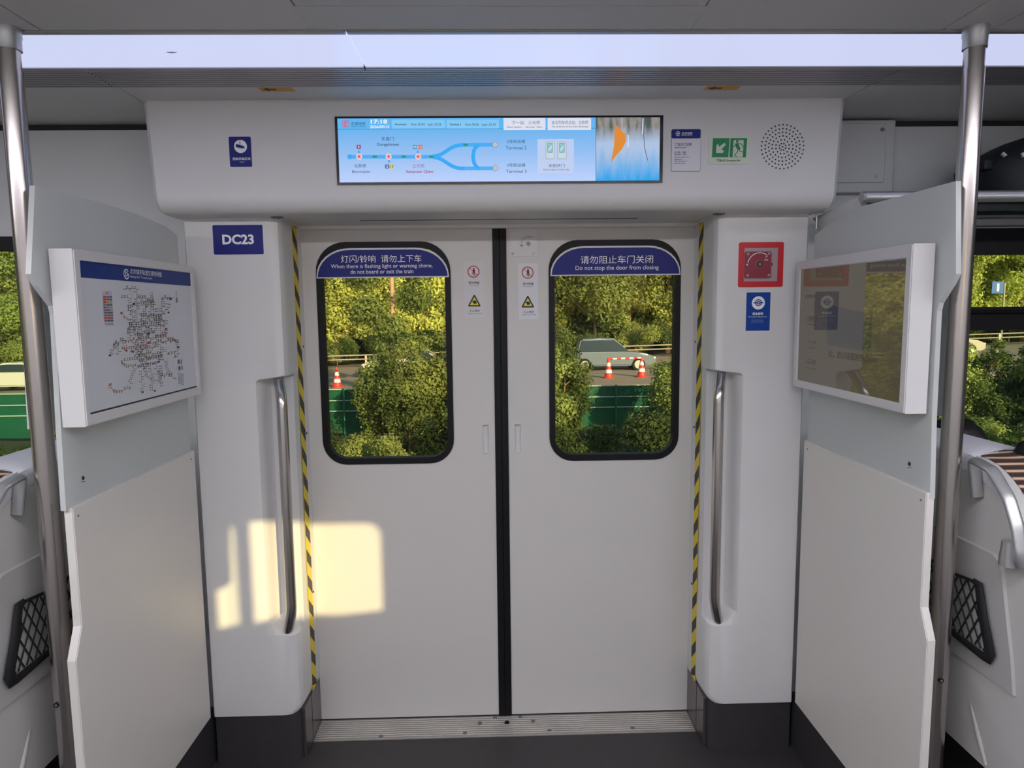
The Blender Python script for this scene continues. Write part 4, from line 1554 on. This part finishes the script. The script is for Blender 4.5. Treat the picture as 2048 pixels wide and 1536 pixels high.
for s, side in ((-1, 'left'), (1, 'right')):
    lean = lambda z: 1.165 + (1.17 - z) * .03
    root = thing('train_seat', 'white-shelled double seat with striped fabric, its back to the %s pole' % side, 'seat', (s * 1.35, -.62, 0))
    bm = nb()
    out = shell_outline()
    n = len(out)
    cy_, cz_ = -.6, .78
    ringsA = []
    for dx, k in ((.0, .965), (.004, .985), (.015, 1.0), (.045, 1.0)):
        ringsA.append([bm.verts.new((s * (lean(z) + dx), cy_ + (y - cy_) * k, cz_ + (z - cz_) * k if z > .5 else z)) for y, z in out])
    for a, b in zip(ringsA, ringsA[1:]):
        for i in range(n):
            bm.faces.new((a[i], a[(i + 1) % n], b[(i + 1) % n], b[i]))
    bm.faces.new(ringsA[0])
    bm.faces.new(ringsA[-1])
    bm_obj('back_shell', bm, M['shell'], root, 40)
    # raised pocket panel
    bm = nb()
    pp = [(-.30, .955), (-.915, .955), (-.935, .945), (-.945, .925), (-.985, .72), (-.995, .645), (-.30, .63)]
    A0 = [bm.verts.new((s * (lean(z) - .007), y, z)) for y, z in pp]
    A1 = [bm.verts.new((s * (lean(z) + .004), y + (-.004 if y < -.5 else .004), z + (.004 if z > .8 else -.004))) for y, z in pp]
    for i in range(len(pp)):
        bm.faces.new((A0[i], A0[(i + 1) % len(pp)], A1[(i + 1) % len(pp)], A1[i]))
    bm.faces.new(A0)
    pn = bm_obj('pocket_panel', bm, M['shell'], root)
    # net pocket
    fr = [(-.36, .872), (-.50, .862), (-.70, .866), (-.82, .868), (-.868, .868), (-.898, .866), (-.916, .78), (-.945, .705), (-.925, .688), (-.80, .700), (-.60, .703), (-.36, .700)]
    X = lambda z, o=.012: s * (lean(z) - .007 - o)
    net = thing('net_pocket', '', '', (s * 1.15, -.7, .7))
    del net['label'], net['category']
    bpy.data.objects.remove(net)
    bm = nb()
    tube(bm, [(X(.87), y, z) for y, z in ((-.36, .872), (-.6, .862), (-.80, .862), (-.870, .870))], .0042, 8)
    tube(bm, [(X(z), y, z) for y, z in ((-.872, .872), (-.890, .868), (-.906, .80), (-.935, .718), (-.928, .700), (-.910, .697), (-.80, .703), (-.36, .703))], [.008, .014, .015, .016, .015, .011, .0095, .0085], 10, flat=.45, ref=(0, 1, 0))
    fo = bm_obj('net_frame', bm, M['net'], root, 40)
    bm = nb()
    import itertools

    def inside(y, z):
        if not (.705 < z < .866):
            return False
        return -.36 > y > (-.895 - (.866 - z) * .22)
    for k in range(-30, 60):
        for dr in (1, -1):
            seg = []
            y0 = -.36 - k * .030
            for i in range(60):
                t = i * .004
                y, z = y0 - dr * t * .55, .70 + t
                if inside(y, z):
                    seg.append((X(z, .006), y, z))
            if len(seg) > 2:
                tube(bm, seg[::2] + [seg[-1]] if len(seg) % 2 == 0 else seg[::2], .0019, 5, cap=False)
    bm_obj('net_mesh', bm, M['net'], fo, 60)
    # shallow moulded rib low on the shell
    bm = nb()
    tube(bm, [(s * (lean(.5) + .004), y, z) for y, z in ((-.835, .56), (-.855, .52), (-.885, .46), (-.91, .41))], [.002, .008, .009, .006], 8)
    bm_obj('moulded_rib', bm, M['shell'], root, 60)
    # cushion and seat base
    bm = nb()
    o2 = shell_outline(10, .002)
    ringsB = []
    for dx, k in ((.040, 1.0), (.15, 1.03), (.20, .99), (.215, .93)):
        ringsB.append([bm.verts.new((s * (1.165 + dx), cy_ + (y - cy_) * k, .78 + (z - .78) * (k if k < 1 else 1))) for y, z in o2])
    for a, b in zip(ringsB, ringsB[1:]):
        for i in range(n):
            bm.faces.new((a[i], a[(i + 1) % n], b[(i + 1) % n], b[i]))
    bm.faces.new(ringsB[0])
    bm.faces.new(ringsB[-1])
    bm_obj('back_cushion', bm, M['moquette'], root, 50)
    bm = nb()
    box(bm, (s * 1.30, -1.09, .34), (s * 1.80, -.16, .46), .035, 3)
    bm_obj('seat_cushion', bm, M['moquette'], root, 50)
    bm = nb()
    box(bm, (s * 1.26, -1.05, .0), (s * 1.72, -.16, .345), .02, 2)
    bm_obj('seat_base', bm, M['base'], root)
    # armrest side on the aisle
    bm = nb()
    po = [(1.185, .40), (1.172, .955), (1.19, .972), (1.30, .972), (1.60, .70), (1.68, .66), (1.68, .40)]
    poly_plate(bm, [(s * x, z) for x, z in po], [], CVY, -1.035, -1.135)
    bmesh.ops.bevel(bm, geom=list(bm.edges), offset=.008, segments=2, affect='EDGES')
    bm_obj('aisle_armrest', bm, M['shell'], root, 50)
    # head cloth over the top with a zigzag hem
    bm = nb()
    ysx = [-.20 - i * .0075 for i in range(int(.73 / .0075))]
    prev = None
    for i, y in enumerate(ysx):
        zt_ = 1.172 if y > -.80 else .95 + .222 * math.sqrt(max(0, 1 - ((y + .80) / .217) ** 2))
        cw_ = 1.0 if y > -.72 else max(.10, 1 - (-.72 - y) / .10)
        hem = zt_ - .034 + (.004 if i % 2 else 0) + .004 * math.sin(y * 9)
        col = [bm.verts.new((s * (lean(1.15) - .003 + q), y, z)) for q, z in ((.001, hem), (-.002, zt_ - .006), (.006, zt_ + .003), (.05 * cw_, zt_ + .004 + .002 * cw_), (.13 * cw_, zt_ + .003 + .004 * cw_), (.215 * cw_, zt_ - .004), (.222 * cw_, zt_ + .002 - .08 * (cw_ > .5)))]
        if prev:
            for a in range(len(col) - 1):
                bm.faces.new((prev[a], prev[a + 1], col[a + 1], col[a]))
        prev = col
    bm_obj('head_cloth', bm, M['cloth'], root, 50)
    # grab handle on the corner
    bm = nb()
    hp = [(1.152, -.870, 1.085), (1.139, -.866, 1.177), (1.137, -.935, 1.166), (1.137, -.990, 1.115), (1.137, -1.022, 1.055), (1.137, -1.038, 1.000), (1.140, -1.034, .974), (1.185, -1.022, .970)]
    pts = bend_path([(s * x, y, z) for x, y, z in hp], .012, 5)
    tube(bm, pts, .0145, 14, flat=.58, ref=(s, 0, 0))
    bm_obj('grab_handle', bm, M['alu'], root, 60)
    bm = nb()
    tube(bm, [(s * 1.150, -.985, .955), (s * 1.150, -.985, 1.012)], [.020, .016], 16)
    bm_obj('handle_foot', bm, M['alu'], root, 40)

# ------------------------------------------------------------------ passengers


def skin_mesh(nodes, edges, sub=2):
    me = bpy.data.meshes.new('s')
    me.from_pydata([n[:3] for n in nodes], edges, [])
    o = bpy.data.objects.new('s', me)
    COL.objects.link(o)
    md = o.modifiers.new('k', 'SKIN')
    md.use_smooth_shade = True
    for v, n in zip(me.skin_vertices[0].data, nodes):
        v.radius = (n[3], n[4] if len(n) > 4 else n[3])
    me.skin_vertices[0].data[0].use_root = True
    sd = o.modifiers.new('d', 'SUBSURF')
    sd.levels = sub
    dg = bpy.context.evaluated_depsgraph_get()
    m2 = bpy.data.meshes.new_from_object(o.evaluated_get(dg))
    bm = nb()
    bm.from_mesh(m2)
    bpy.data.objects.remove(o)
    bpy.data.meshes.remove(me)
    bpy.data.meshes.remove(m2)
    return bm


def person(x, y, ztop, label, glasses):
    """sits facing +x, hips on the seat cushion"""
    root = thing('person', label, 'person', (x, y, .46), 'passengers in the seats beyond the right pole')
    S = [(x + .02, y, .56, .13, .15), (x - .01, y, .72, .115, .14), (x - .02, y, .88, .12, .16), (x - .02, y, .985, .07, .10), (x, y, 1.03, .048)]
    nd = list(S)
    ed = [(0, 1), (1, 2), (2, 3), (3, 4)]
    for sd in (-1, 1):
        b = len(nd)
        nd += [(x - .02, y + sd * .15, .93, .052), (x + .03, y + sd * .20, .74, .042), (x + .20, y + sd * .17, .60, .034), (x + .29, y + sd * .12, .585, .026)]
        ed += [(3, b), (b, b + 1), (b + 1, b + 2), (b + 2, b + 3)]
        for f in range(5):                        # fingers curled on the lap
            off = (f - 2) * .016
            q = len(nd)
            nd += [(x + .34, y + sd * (.12 + off), .58, .009), (x + .375, y + sd * (.12 + off), .565, .008)]
            ed += [(b + 3, q), (q, q + 1)]
        b = len(nd)
        nd += [(x + .08, y + sd * .09, .52, .085), (x + .44, y + sd * .10, .52, .065), (x + .47, y + sd * .10, .28, .05), (x + .45, y + sd * .10, .09, .038), (x + .56, y + sd * .10, .04, .035)]
        ed += [(0, b), (b, b + 1), (b + 1, b + 2), (b + 2, b + 3), (b + 3, b + 4)]
    bm = skin_mesh(nd, ed, 1)
    hz = ztop - .118
    head = nb()
    bmesh.ops.create_uvsphere(head, u_segments=24, v_segments=16, radius=1)
    for v in head.verts:
        c = v.co.copy()
        k = 1 - .22 * max(0, -c.z)
        v.co = Vector((x + .008 + c.x * .093 * k + (.012 if c.z < -.3 and c.x > 0 else 0), y + c.y * .074 * k, hz + c.z * .116))
        if c.x > .85 and -.35 < c.z < .15:
            v.co.x += .018                        # nose
    me_ = bpy.data.meshes.new('h')
    head.to_mesh(me_)
    head.free()
    bm.from_mesh(me_)
    bpy.data.meshes.remove(me_)
    for sd in (-1, 1):
        tube(bm, [(x - .005, y + sd * .072, hz - .03), (x - .008, y + sd * .084, hz), (x - .004, y + sd * .078, hz + .025)], [.008, .013, .008], 8)
    bm_obj('body', bm, M['skin'], root, 80)
    bm = skin_mesh([(a[0], a[1], a[2], a[3] * 1.1, (a[4] if len(a) > 4 else a[3]) * 1.08) for a in nd[:4]] + [(x - .02, y - .155, .93, .062), (x + .03, y - .205, .74, .052), (x + .18, y - .18, .615, .044), (x - .02, y + .155, .93, .062), (x + .03, y + .205, .74, .052), (x + .18, y + .18, .615, .044)],
                   [(0, 1), (1, 2), (2, 3), (3, 4), (4, 5), (5, 6), (3, 7), (7, 8), (8, 9)], 1)
    bm_obj('jacket', bm, M['shirt'], root, 80)
    bm = skin_mesh([(x + .02, y, .55, .135, .155), (x + .08, y - .09, .525, .095), (x + .45, y - .10, .525, .075), (x + .475, y - .10, .28, .062), (x + .455, y - .10, .12, .055), (x + .08, y + .09, .525, .095), (x + .45, y + .10, .525, .075), (x + .475, y + .10, .28, .062), (x + .455, y + .10, .12, .055)],
                   [(0, 1), (1, 2), (2, 3), (3, 4), (0, 5), (5, 6), (6, 7), (7, 8)], 1)
    bm_obj('trousers', bm, M['trouser'], root, 80)
    for sd in (-1, 1):
        bm = nb()
        box(bm, (x + .41, y + sd * .10 - .045, .0), (x + .66, y + sd * .10 + .045, .075), .03, 3)
        bm_obj('shoe', bm, M['shoe'], root, 60)
    bm = nb()
    bmesh.ops.create_uvsphere(bm, u_segments=32, v_segments=20, radius=1)
    for v in list(bm.verts):
        c = v.co.copy()
        if c.z < -.25 + max(0, c.x) * .75 or (c.x > .45 and c.z < .35):
            bm.verts.remove(v)
            continue
        w_ = 1 + .035 * math.sin(c.y * 23 + c.z * 17) + .03 * math.sin(c.x * 31)
        v.co = Vector((x + .002 + c.x * .106 * w_, y + c.y * .088 * w_, hz + .006 + c.z * .120 * w_))
    bm_obj('hair', bm, M['hair'], root, 80)
    for sd in (-1, 1):
        bm = nb()
        bmesh.ops.create_uvsphere(bm, u_segments=10, v_segments=8, radius=.010)
        bmesh.ops.translate(bm, verts=bm.verts, vec=(x + .092, y + sd * .030, hz + .006))
        bm_obj('eye', bm, M['ink'], root, 60)
    bm = nb()
    tube(bm, [(x + .098, y - .02, hz - .058), (x + .105, y, hz - .056), (x + .098, y + .02, hz - .058)], [.002, .005, .002], 8)
    bm_obj('mouth', bm, mat('lip', lin(160, 95, 85), .5), root, 60)
    if glasses:
        bm = nb()
        for sd in (-1, 1):
            tube(bm, [(x + .108, y + sd * .032 + .024 * math.cos(t * .5236), hz + .004 + .020 * math.sin(t * .5236)) for t in range(13)], .0022, 6)
            tube(bm, [(x + .108, y + sd * .056, hz + .008), (x + .01, y + sd * .084, hz + .006)], .0018, 6)
        bm_obj('glasses', bm, M['alu'], root, 60)


person(1.42, -.390, 1.19, 'seated dark-haired passenger with glasses seen between glass screen and right pole', True)
person(1.392, -.800, 1.218, 'seated black-haired passenger whose head rises at the right edge of the photo', False)

# ================================================================== outside
GZ = -2.6
grass = mat('rough_grass', (.045, .06, .022, 1), .95, noise=.5, nscale=1.5)
bm = nb()
for x0, x1, y0, y1 in ((-90, 90, .5, 26.5),):
    box(bm, (x0, y0, GZ - .2), (x1, y1, GZ))
tag(bm_obj('grass_verge', bm, grass), 'rough green ground between the train and the road', 'ground', kind='stuff')
bm = nb()
RZ = lambda x: -1.62 + .021 * (x - 6)
vs = [bm.verts.new(p) for p in ((-90, 26, RZ(-90)), (90, 26, RZ(90)), (90, 43, RZ(90)), (-90, 43, RZ(-90)))]
bm.faces.new(vs)
lo = [bm.verts.new((v.co.x, v.co.y, -5)) for v in vs]
bm.faces.new(lo)
for i in range(4):
    bm.faces.new((vs[i], vs[(i + 1) % 4], lo[(i + 1) % 4], lo[i]))
tag(bm_obj('road', bm, mat('asphalt', (.34, .28, .23, 1), .9, noise=.2, nscale=.6)), 'grey expressway running behind the green fence', 'road')
bm = nb()
hl = [(58, -1.2), (63, 5), (80, 20), (80, -5), (58, -5)]
poly_plate(bm, hl, [], lambda u, w, dd: (dd, u, w), -100, 100)
tag(bm_obj('hillside', bm, mat('hill_green', (.045, .06, .018, 1), .95, noise=.6, nscale=.5)), 'dark green wooded bank behind the trees', 'hillside', kind='stuff')

bm = nb()
box(bm, (-95, 43.05, -4), (95, 57.9, -1.95))
tag(bm_obj('far_verge', bm, _m['hill_green']), 'dark grassy strip under the trees beyond the road', 'ground', kind='stuff')

# guard rail along the far side of the road
root = thing('guard_rail', 'pale steel guard rail along the far side of the expressway', 'guard rail', (0, 40, RZ(0)))
rail_m = mat('rail_zinc', (.62, .52, .42, 1), .5, .2)
bm = nb()
for zz in (.55, .80):
    tube(bm, [(x, 40, RZ(x) + zz) for x in range(-60, 61, 10)], .10, 8, flat=.4)
bm_obj('rail_beam', bm, rail_m, root)
for x in range(-44, 45, 4):
    bm = nb()
    box(bm, (x - .06, 39.95, RZ(x)), (x + .06, 40.07, RZ(x) + .8))
    bm_obj('post', bm, rail_m, root)

# green screen fence
root = thing('green_fence', 'green mesh fence standing along the near side of the road', 'fence', (0, 20, GZ))
gm = mat('green_mesh', lin(34, 122, 92), .6, noise=.25, nscale=2)
bm = nb()
px_ = [-40 + i * .4 for i in range(200)]
prev = None
for i, x in enumerate(px_):
    w_ = .04 * math.sin(i * 1.1)
    c = (bm.verts.new((x, 20 + w_, -2.45)), bm.verts.new((x, 20 + w_ * .3, -.98 + .02 * math.sin(i))))
    if prev:
        bm.faces.new((prev[0], c[0], c[1], prev[1]))
    prev = c
bmesh.ops.solidify(bm, geom=list(bm.faces), thickness=.02)
bm_obj('mesh_screen', bm, gm, root)
bm = nb()
for zz in (-.98, -1.35, -1.7):
    tube(bm, [(-40, 19.94, zz), (40, 19.94, zz)], .02, 6)
bm_obj('wire', bm, mat('wire_pale', (.45, .6, .5, 1), .5), root)
for x in range(-38, 40, 3):
    bm = nb()
    tube(bm, [(x, 19.93, GZ), (x, 19.93, -.95)], .035, 8)
    bm_obj('post', bm, gm, root)


def car(x, y, label, paint, rev=False, suv=False, group=None):
    z0 = RZ(x)
    root = thing('car', label, 'car', (x, y, z0))
    f = -1 if rev else 1
    h = 1.68 if suv else 1.46
    body = [(-2.25, .35), (-2.3, .62), (-2.18, .86), (-1.5, .95), (.95, .98), (1.9, .85), (2.25, .68), (2.3, .38), (1.9, .26), (-1.9, .26)]
    cab = [(-1.75 if suv else -1.65, .92), (-1.55 if suv else -1.0, h - .03), (-.6, h), (.15, h - .01), (.95, .96)]
    bm = nb()

    def slab(pts, w0, w1, zsplit):
        rg = []
        for sgn, ww in ((-1, w0), (1, w0)):
            rg.append([bm.verts.new((x + f * a, y + sgn * (ww if b < zsplit else w1), z0 + b)) for a, b in pts])
        n = len(pts)
        for i in range(n):
            bm.faces.new((rg[0][i], rg[0][(i + 1) % n], rg[1][(i + 1) % n], rg[1][i]))
        bm.faces.new(rg[0])
        bm.faces.new(rg[1])
    slab(body, .9, .9, 9)
    bmesh.ops.bevel(bm, geom=list(bm.edges), offset=.07, segments=2, affect='EDGES')
    slab(cab, .84, .66, 1.1)
    bmesh.ops.bevel(bm, geom=[e for e in bm.edges if max(v.co.z for v in e.verts) > z0 + 1.2 and len(e.link_faces) == 2], offset=.09, segments=3, affect='EDGES')
    bm_obj('car_body', bm, paint, root, 40)
    bm = nb()
    gl = [(a * .96 - .0, .99 if b < 1 else b - .09) for a, b in cab]
    slab(gl, .855, .70, 1.1)
    bm_obj('side_windows', bm, mat('car_glass', (.03, .045, .06, 1), .08), root)
    for wx in (-1.4, 1.38):
        for sgn in (-1, 1):
            bm = nb()
            tube(bm, [(x + f * wx, y + sgn * .93, z0 + .33), (x + f * wx, y + sgn * .70, z0 + .33)], .33, 20)
            w_ = bm_obj('wheel', bm, M['black'], root, 40)
            bm = nb()
            tube(bm, [(x + f * wx, y + sgn * .94, z0 + .33), (x + f * wx, y + sgn * .90, z0 + .33)], .22, 14)
            bm_obj('rim', bm, M['alu'], w_, 40)
    for e, nm, mm in ((-2.26, 'tail_light', M['red']), (2.22, 'headlight', M['wht'])):
        for sgn in (-1, 1):
            bm = nb()
            box(bm, (x + f * e - .05, y + sgn * .62, z0 + .60), (x + f * e + .05, y + sgn * .85, z0 + .72), .02, 1)
            bm_obj(nm, bm, mm, root)


white_p = mat('car_white', (.72, .66, .60, 1), .25, coat=.6)
car(-23.9, 33, 'white saloon car seen through the left side window', white_p)
car(6.0, 33.2, 'silver blue car behind the right door window, between the cones', mat('car_silver', (.22, .27, .34, 1), .25, .3, coat=.5), suv=True)
car(-4.6, 33.5, 'white car half hidden by shrubs behind the left door window', white_p, rev=True)
car(24.6, 35, 'pale car seen in the right side window below the window bar', mat('car_beige', (.60, .50, .42, 1), .3, coat=.5))

for i, (px, py, lb) in enumerate(((1217, 758, 'left one of the red and white traffic cones behind the right door window'), (1283, 758, 'right one of the red and white traffic cones behind the right door window'), (1990, 745, 'red and white traffic cone in the right side window'), (674, 755, 'red and white traffic cone at the left edge of the left door window'))):
    p = at(px, py, 'y', 29)
    z0 = RZ(p.x)
    root = thing('traffic_cone', lb, 'traffic cone', (p.x, 29, z0), 'traffic cones on the road')
    bm = nb()
    hh = .95
    tube(bm, [(p.x, 29, z0), (p.x, 29, z0 + .05), (p.x, 29, z0 + .06), (p.x, 29, z0 + .25 * hh)], [.28, .28, .20, .165], 14, mi=0)
    for a, b, mi in ((.25, .42, 1), (.42, .58, 0), (.58, .75, 1), (.75, 1.0, 0)):
        tube(bm, [(p.x, 29, z0 + a * hh), (p.x, 29, z0 + b * hh)], [.165 - (a - .25) * .17, .165 - (b - .25) * .17], 14, mi=mi)
    bm_obj('cone_body', bm, [mat('cone_red', lin(225, 60, 45), .5), M['wht']], root, 40)
    if i == 1:
        root2 = thing('barrier_tape', 'red and white barrier bar between the two cones', 'barrier', (p.x - 1, 29, z0 + .8))
        a = at(1217, 745, 'y', 29).x
        bm = nb()
        for k in range(8):
            xa, xb = a + (p.x - a) * k / 8, a + (p.x - a) * (k + 1) / 8
            tube(bm, [(xa, 29, RZ(xa) + .88), (xb, 29, RZ(xb) + .88)], .04, 8, mi=k % 2)
        bm_obj('bar', bm, [_m['cone_red'], M['wht']], root2)

p = at(1995, 575, 'y', 41)
root = thing('road_sign', 'small blue road sign on a post in the upper right side window', 'road sign', (p.x, 41, RZ(p.x)))
bm = nb()
box(bm, (p.x - .38, 40.97, p.z - .38), (p.x + .38, 41.0, p.z + .38))
bm_obj('sign_panel', bm, mat('road_sign_blue', lin(50, 100, 190), .5), root)
bm = nb()
box(bm, (p.x - .08, 40.95, p.z - .25), (p.x + .08, 40.965, p.z + .25))
bm_obj('symbol', bm, M['wht'], root)
bm = nb()
tube(bm, [(p.x + .5, 41.05, RZ(p.x)), (p.x + .5, 41.05, p.z + .3)], .05, 8)
bm_obj('post', bm, rail_m, root)

# ------------------------------------------------------------------ vegetation
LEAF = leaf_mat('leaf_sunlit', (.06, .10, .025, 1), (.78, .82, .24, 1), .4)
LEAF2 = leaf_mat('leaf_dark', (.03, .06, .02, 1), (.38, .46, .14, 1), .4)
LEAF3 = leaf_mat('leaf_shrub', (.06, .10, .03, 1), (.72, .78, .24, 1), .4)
BARK = mat('bark', (.30, .20, .13, 1), .9, noise=.4, nscale=4)


def foliage(blobs, n, size, seed):
    r = random.Random(seed)
    V, Fc = [], []
    tot = sum(b[3] ** 2 for b in blobs)
    for (bx, by, bz, br) in blobs:
        for _ in range(int(n * br * br / tot)):
            d = Vector((r.gauss(0, 1), r.gauss(0, 1), r.gauss(0, 1))).normalized()
            rad = br * (r.random() ** .35) * r.uniform(.8, 1.08)
            c = Vector((bx, by, bz)) + Vector((d.x * rad, d.y * rad, d.z * rad * .85))
            nrm = (d + Vector((r.gauss(0, .6), r.gauss(0, .6), r.gauss(0, .6) + .3))).normalized()
            t = nrm.orthogonal().normalized()
            t = (Matrix.Rotation(r.uniform(0, 6.28), 3, nrm) @ t)
            b = nrm.cross(t)
            sz = size * r.uniform(.6, 1.3)
            i = len(V)
            V += [c + t * sz, c + b * sz * .55, c - t * sz, c - b * sz * .55]
            Fc.append((i, i + 1, i + 2, i + 3))
    me = bpy.data.meshes.new('foliage')
    me.from_pydata([tuple(v) for v in V], [], Fc)
    return me


def plant_proto(name, h, rad, n, size, seed, material, trunk_h, kind):
    r = random.Random(seed)
    blobs = []
    if kind == 'tall':
        for i in range(11):
            z = trunk_h + (h - trunk_h) * (i + .5) / 11
            k = math.sin(math.pi * (.12 + .80 * (i + .5) / 11))
            for j in range(3):
                a = r.uniform(0, 6.28)
                blobs.append((math.cos(a) * rad * .6 * k, math.sin(a) * rad * .6 * k, z + r.uniform(-.3, .3), rad * .42 * (k + .25)))
    else:
        for i in range(9):
            a = r.uniform(0, 6.28)
            q = r.uniform(0, rad * .7)
            blobs.append((math.cos(a) * q, math.sin(a) * q, r.uniform(h * .3, h * .72), h * r.uniform(.22, .34)))
    me = foliage(blobs, n, size, seed)
    me.materials.append(material)
    bm = nb()
    tube(bm, [(0, 0, -.3), (.03, 0, trunk_h * .5), (0, .05, trunk_h), (.05, 0, h * .8)], [.05 * h * .35, .045 * h * .3, .035 * h * .3, .01 * h * .3], 8)
    for k in range(5):
        a = k * 1.3
        z = trunk_h + (h - trunk_h) * k * .13
        tube(bm, [(0, 0, z), (math.cos(a) * rad * .5, math.sin(a) * rad * .5, z + h * .12)], [.012 * h * .5, .004 * h * .5], 6)
    mt = bpy.data.meshes.new('trunk')
    bm.to_mesh(mt)
    bm.free()
    mt.materials.append(BARK)
    return me, mt


def plant(name, protos, x, y, z, sc, rz, label, cat, group):
    root = thing(name, label, cat, (x, y, z), group)
    root.rotation_euler = (0, 0, rz)
    root.scale = (sc, sc, sc)
    for nm, me in zip(('foliage', 'trunk'), protos):
        o = bpy.data.objects.new(nm, me)
        COL.objects.link(o)
        o.parent = root


LEAF4 = leaf_mat('leaf_deep', (.03, .05, .02, 1), (.16, .21, .07, 1), .25)  # darkness of the near bushes is in this leaf colour, not train shadow
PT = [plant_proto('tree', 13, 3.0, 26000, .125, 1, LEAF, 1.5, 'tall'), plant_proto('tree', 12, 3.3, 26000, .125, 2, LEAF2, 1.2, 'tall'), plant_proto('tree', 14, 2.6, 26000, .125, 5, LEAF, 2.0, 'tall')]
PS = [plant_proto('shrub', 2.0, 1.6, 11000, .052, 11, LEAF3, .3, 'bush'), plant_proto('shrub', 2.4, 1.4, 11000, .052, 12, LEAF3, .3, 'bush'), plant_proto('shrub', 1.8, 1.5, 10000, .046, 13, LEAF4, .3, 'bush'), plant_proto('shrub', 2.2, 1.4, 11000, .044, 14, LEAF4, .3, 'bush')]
PP = [plant_proto('sapling', 3.4, 1.0, 11000, .058, 33, LEAF2, .3, 'tall'), plant_proto('sapling', 3.6, 1.1, 11000, .058, 31, LEAF3, .3, 'tall'), plant_proto('sapling', 3.2, 1.2, 11000, .058, 32, LEAF, .3, 'tall')]
r = random.Random(21)
x = -44
while x < 50:
    y = 45 + r.uniform(-1, 1.5)
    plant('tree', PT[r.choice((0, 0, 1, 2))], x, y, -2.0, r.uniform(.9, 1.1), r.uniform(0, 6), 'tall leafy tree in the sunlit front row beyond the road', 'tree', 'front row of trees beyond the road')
    x += r.uniform(2.3, 3.3)
x = -48
while x < 54:
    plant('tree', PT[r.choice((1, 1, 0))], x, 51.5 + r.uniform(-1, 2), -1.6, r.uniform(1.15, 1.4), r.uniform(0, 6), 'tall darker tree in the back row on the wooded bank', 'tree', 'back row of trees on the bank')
    x += r.uniform(3.2, 4.2)
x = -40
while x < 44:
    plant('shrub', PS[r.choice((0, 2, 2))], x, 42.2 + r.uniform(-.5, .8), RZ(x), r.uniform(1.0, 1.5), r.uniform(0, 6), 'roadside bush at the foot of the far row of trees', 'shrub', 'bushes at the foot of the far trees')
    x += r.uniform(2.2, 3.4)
# slender tree with a pale bare trunk, seen in the left door window
root = thing('slender_tree', 'slender tree with a bare tan trunk behind the left door window', 'tree', (-4.1, 25, GZ))
bm = nb()
tube(bm, [(-4.15, 25, GZ), (-4.1, 25, 0), (-4.05, 25, 2.0), (-4.08, 25, 5.2)], [.13, .11, .09, .05], 10)
bm_obj('trunk', bm, mat('pale_bark', (.50, .33, .22, 1), .9, noise=.3, nscale=3), root)
me = foliage([(-4.1, 25.5, 4.6, 1.3), (-3.1, 25.3, 3.4, 1.0), (-5.2, 25.0, 3.2, 1.0), (-3.2, 25.0, 2.1, .9), (-5.0, 24.8, 1.6, .8), (-4.1, 24.6, .9, .8), (-3.4, 24.6, .2, .8)], 9000, .085, 77)
me.materials.append(LEAF2)
me.transform(Matrix.Translation((4.1, -25, -GZ)))
o = bpy.data.objects.new('foliage', me)
COL.objects.link(o)
o.parent = root
# scrub between the train and the fence: saplings with gaps through which road and fence show
x = -27
while x < 28:
    gap = 2.6 < x < 4.95 or -5.9 < x < -4.6 or x < -12.3
    if not gap:
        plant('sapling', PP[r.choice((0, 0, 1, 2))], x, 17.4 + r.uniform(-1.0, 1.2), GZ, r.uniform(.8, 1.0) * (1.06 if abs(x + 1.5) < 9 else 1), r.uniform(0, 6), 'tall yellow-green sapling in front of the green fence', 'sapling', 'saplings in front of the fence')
    x += r.uniform(.7, 1.25)
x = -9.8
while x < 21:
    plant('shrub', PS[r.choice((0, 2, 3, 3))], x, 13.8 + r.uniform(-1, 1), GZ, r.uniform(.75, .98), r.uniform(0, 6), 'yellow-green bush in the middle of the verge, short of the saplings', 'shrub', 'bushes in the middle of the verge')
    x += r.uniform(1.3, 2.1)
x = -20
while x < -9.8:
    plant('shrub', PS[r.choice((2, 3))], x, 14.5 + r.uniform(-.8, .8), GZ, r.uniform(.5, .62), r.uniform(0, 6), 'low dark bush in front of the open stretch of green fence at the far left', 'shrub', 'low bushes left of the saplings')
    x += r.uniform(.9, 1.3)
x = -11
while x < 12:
    plant('shrub', PS[r.choice((2, 3, 3))], x, 7.6 + r.uniform(-.8, .8), GZ, r.uniform(.95, 1.15), r.uniform(0, 6), 'dark-leaved bush close beside the train', 'shrub', 'dark-leaved bushes beside the train')
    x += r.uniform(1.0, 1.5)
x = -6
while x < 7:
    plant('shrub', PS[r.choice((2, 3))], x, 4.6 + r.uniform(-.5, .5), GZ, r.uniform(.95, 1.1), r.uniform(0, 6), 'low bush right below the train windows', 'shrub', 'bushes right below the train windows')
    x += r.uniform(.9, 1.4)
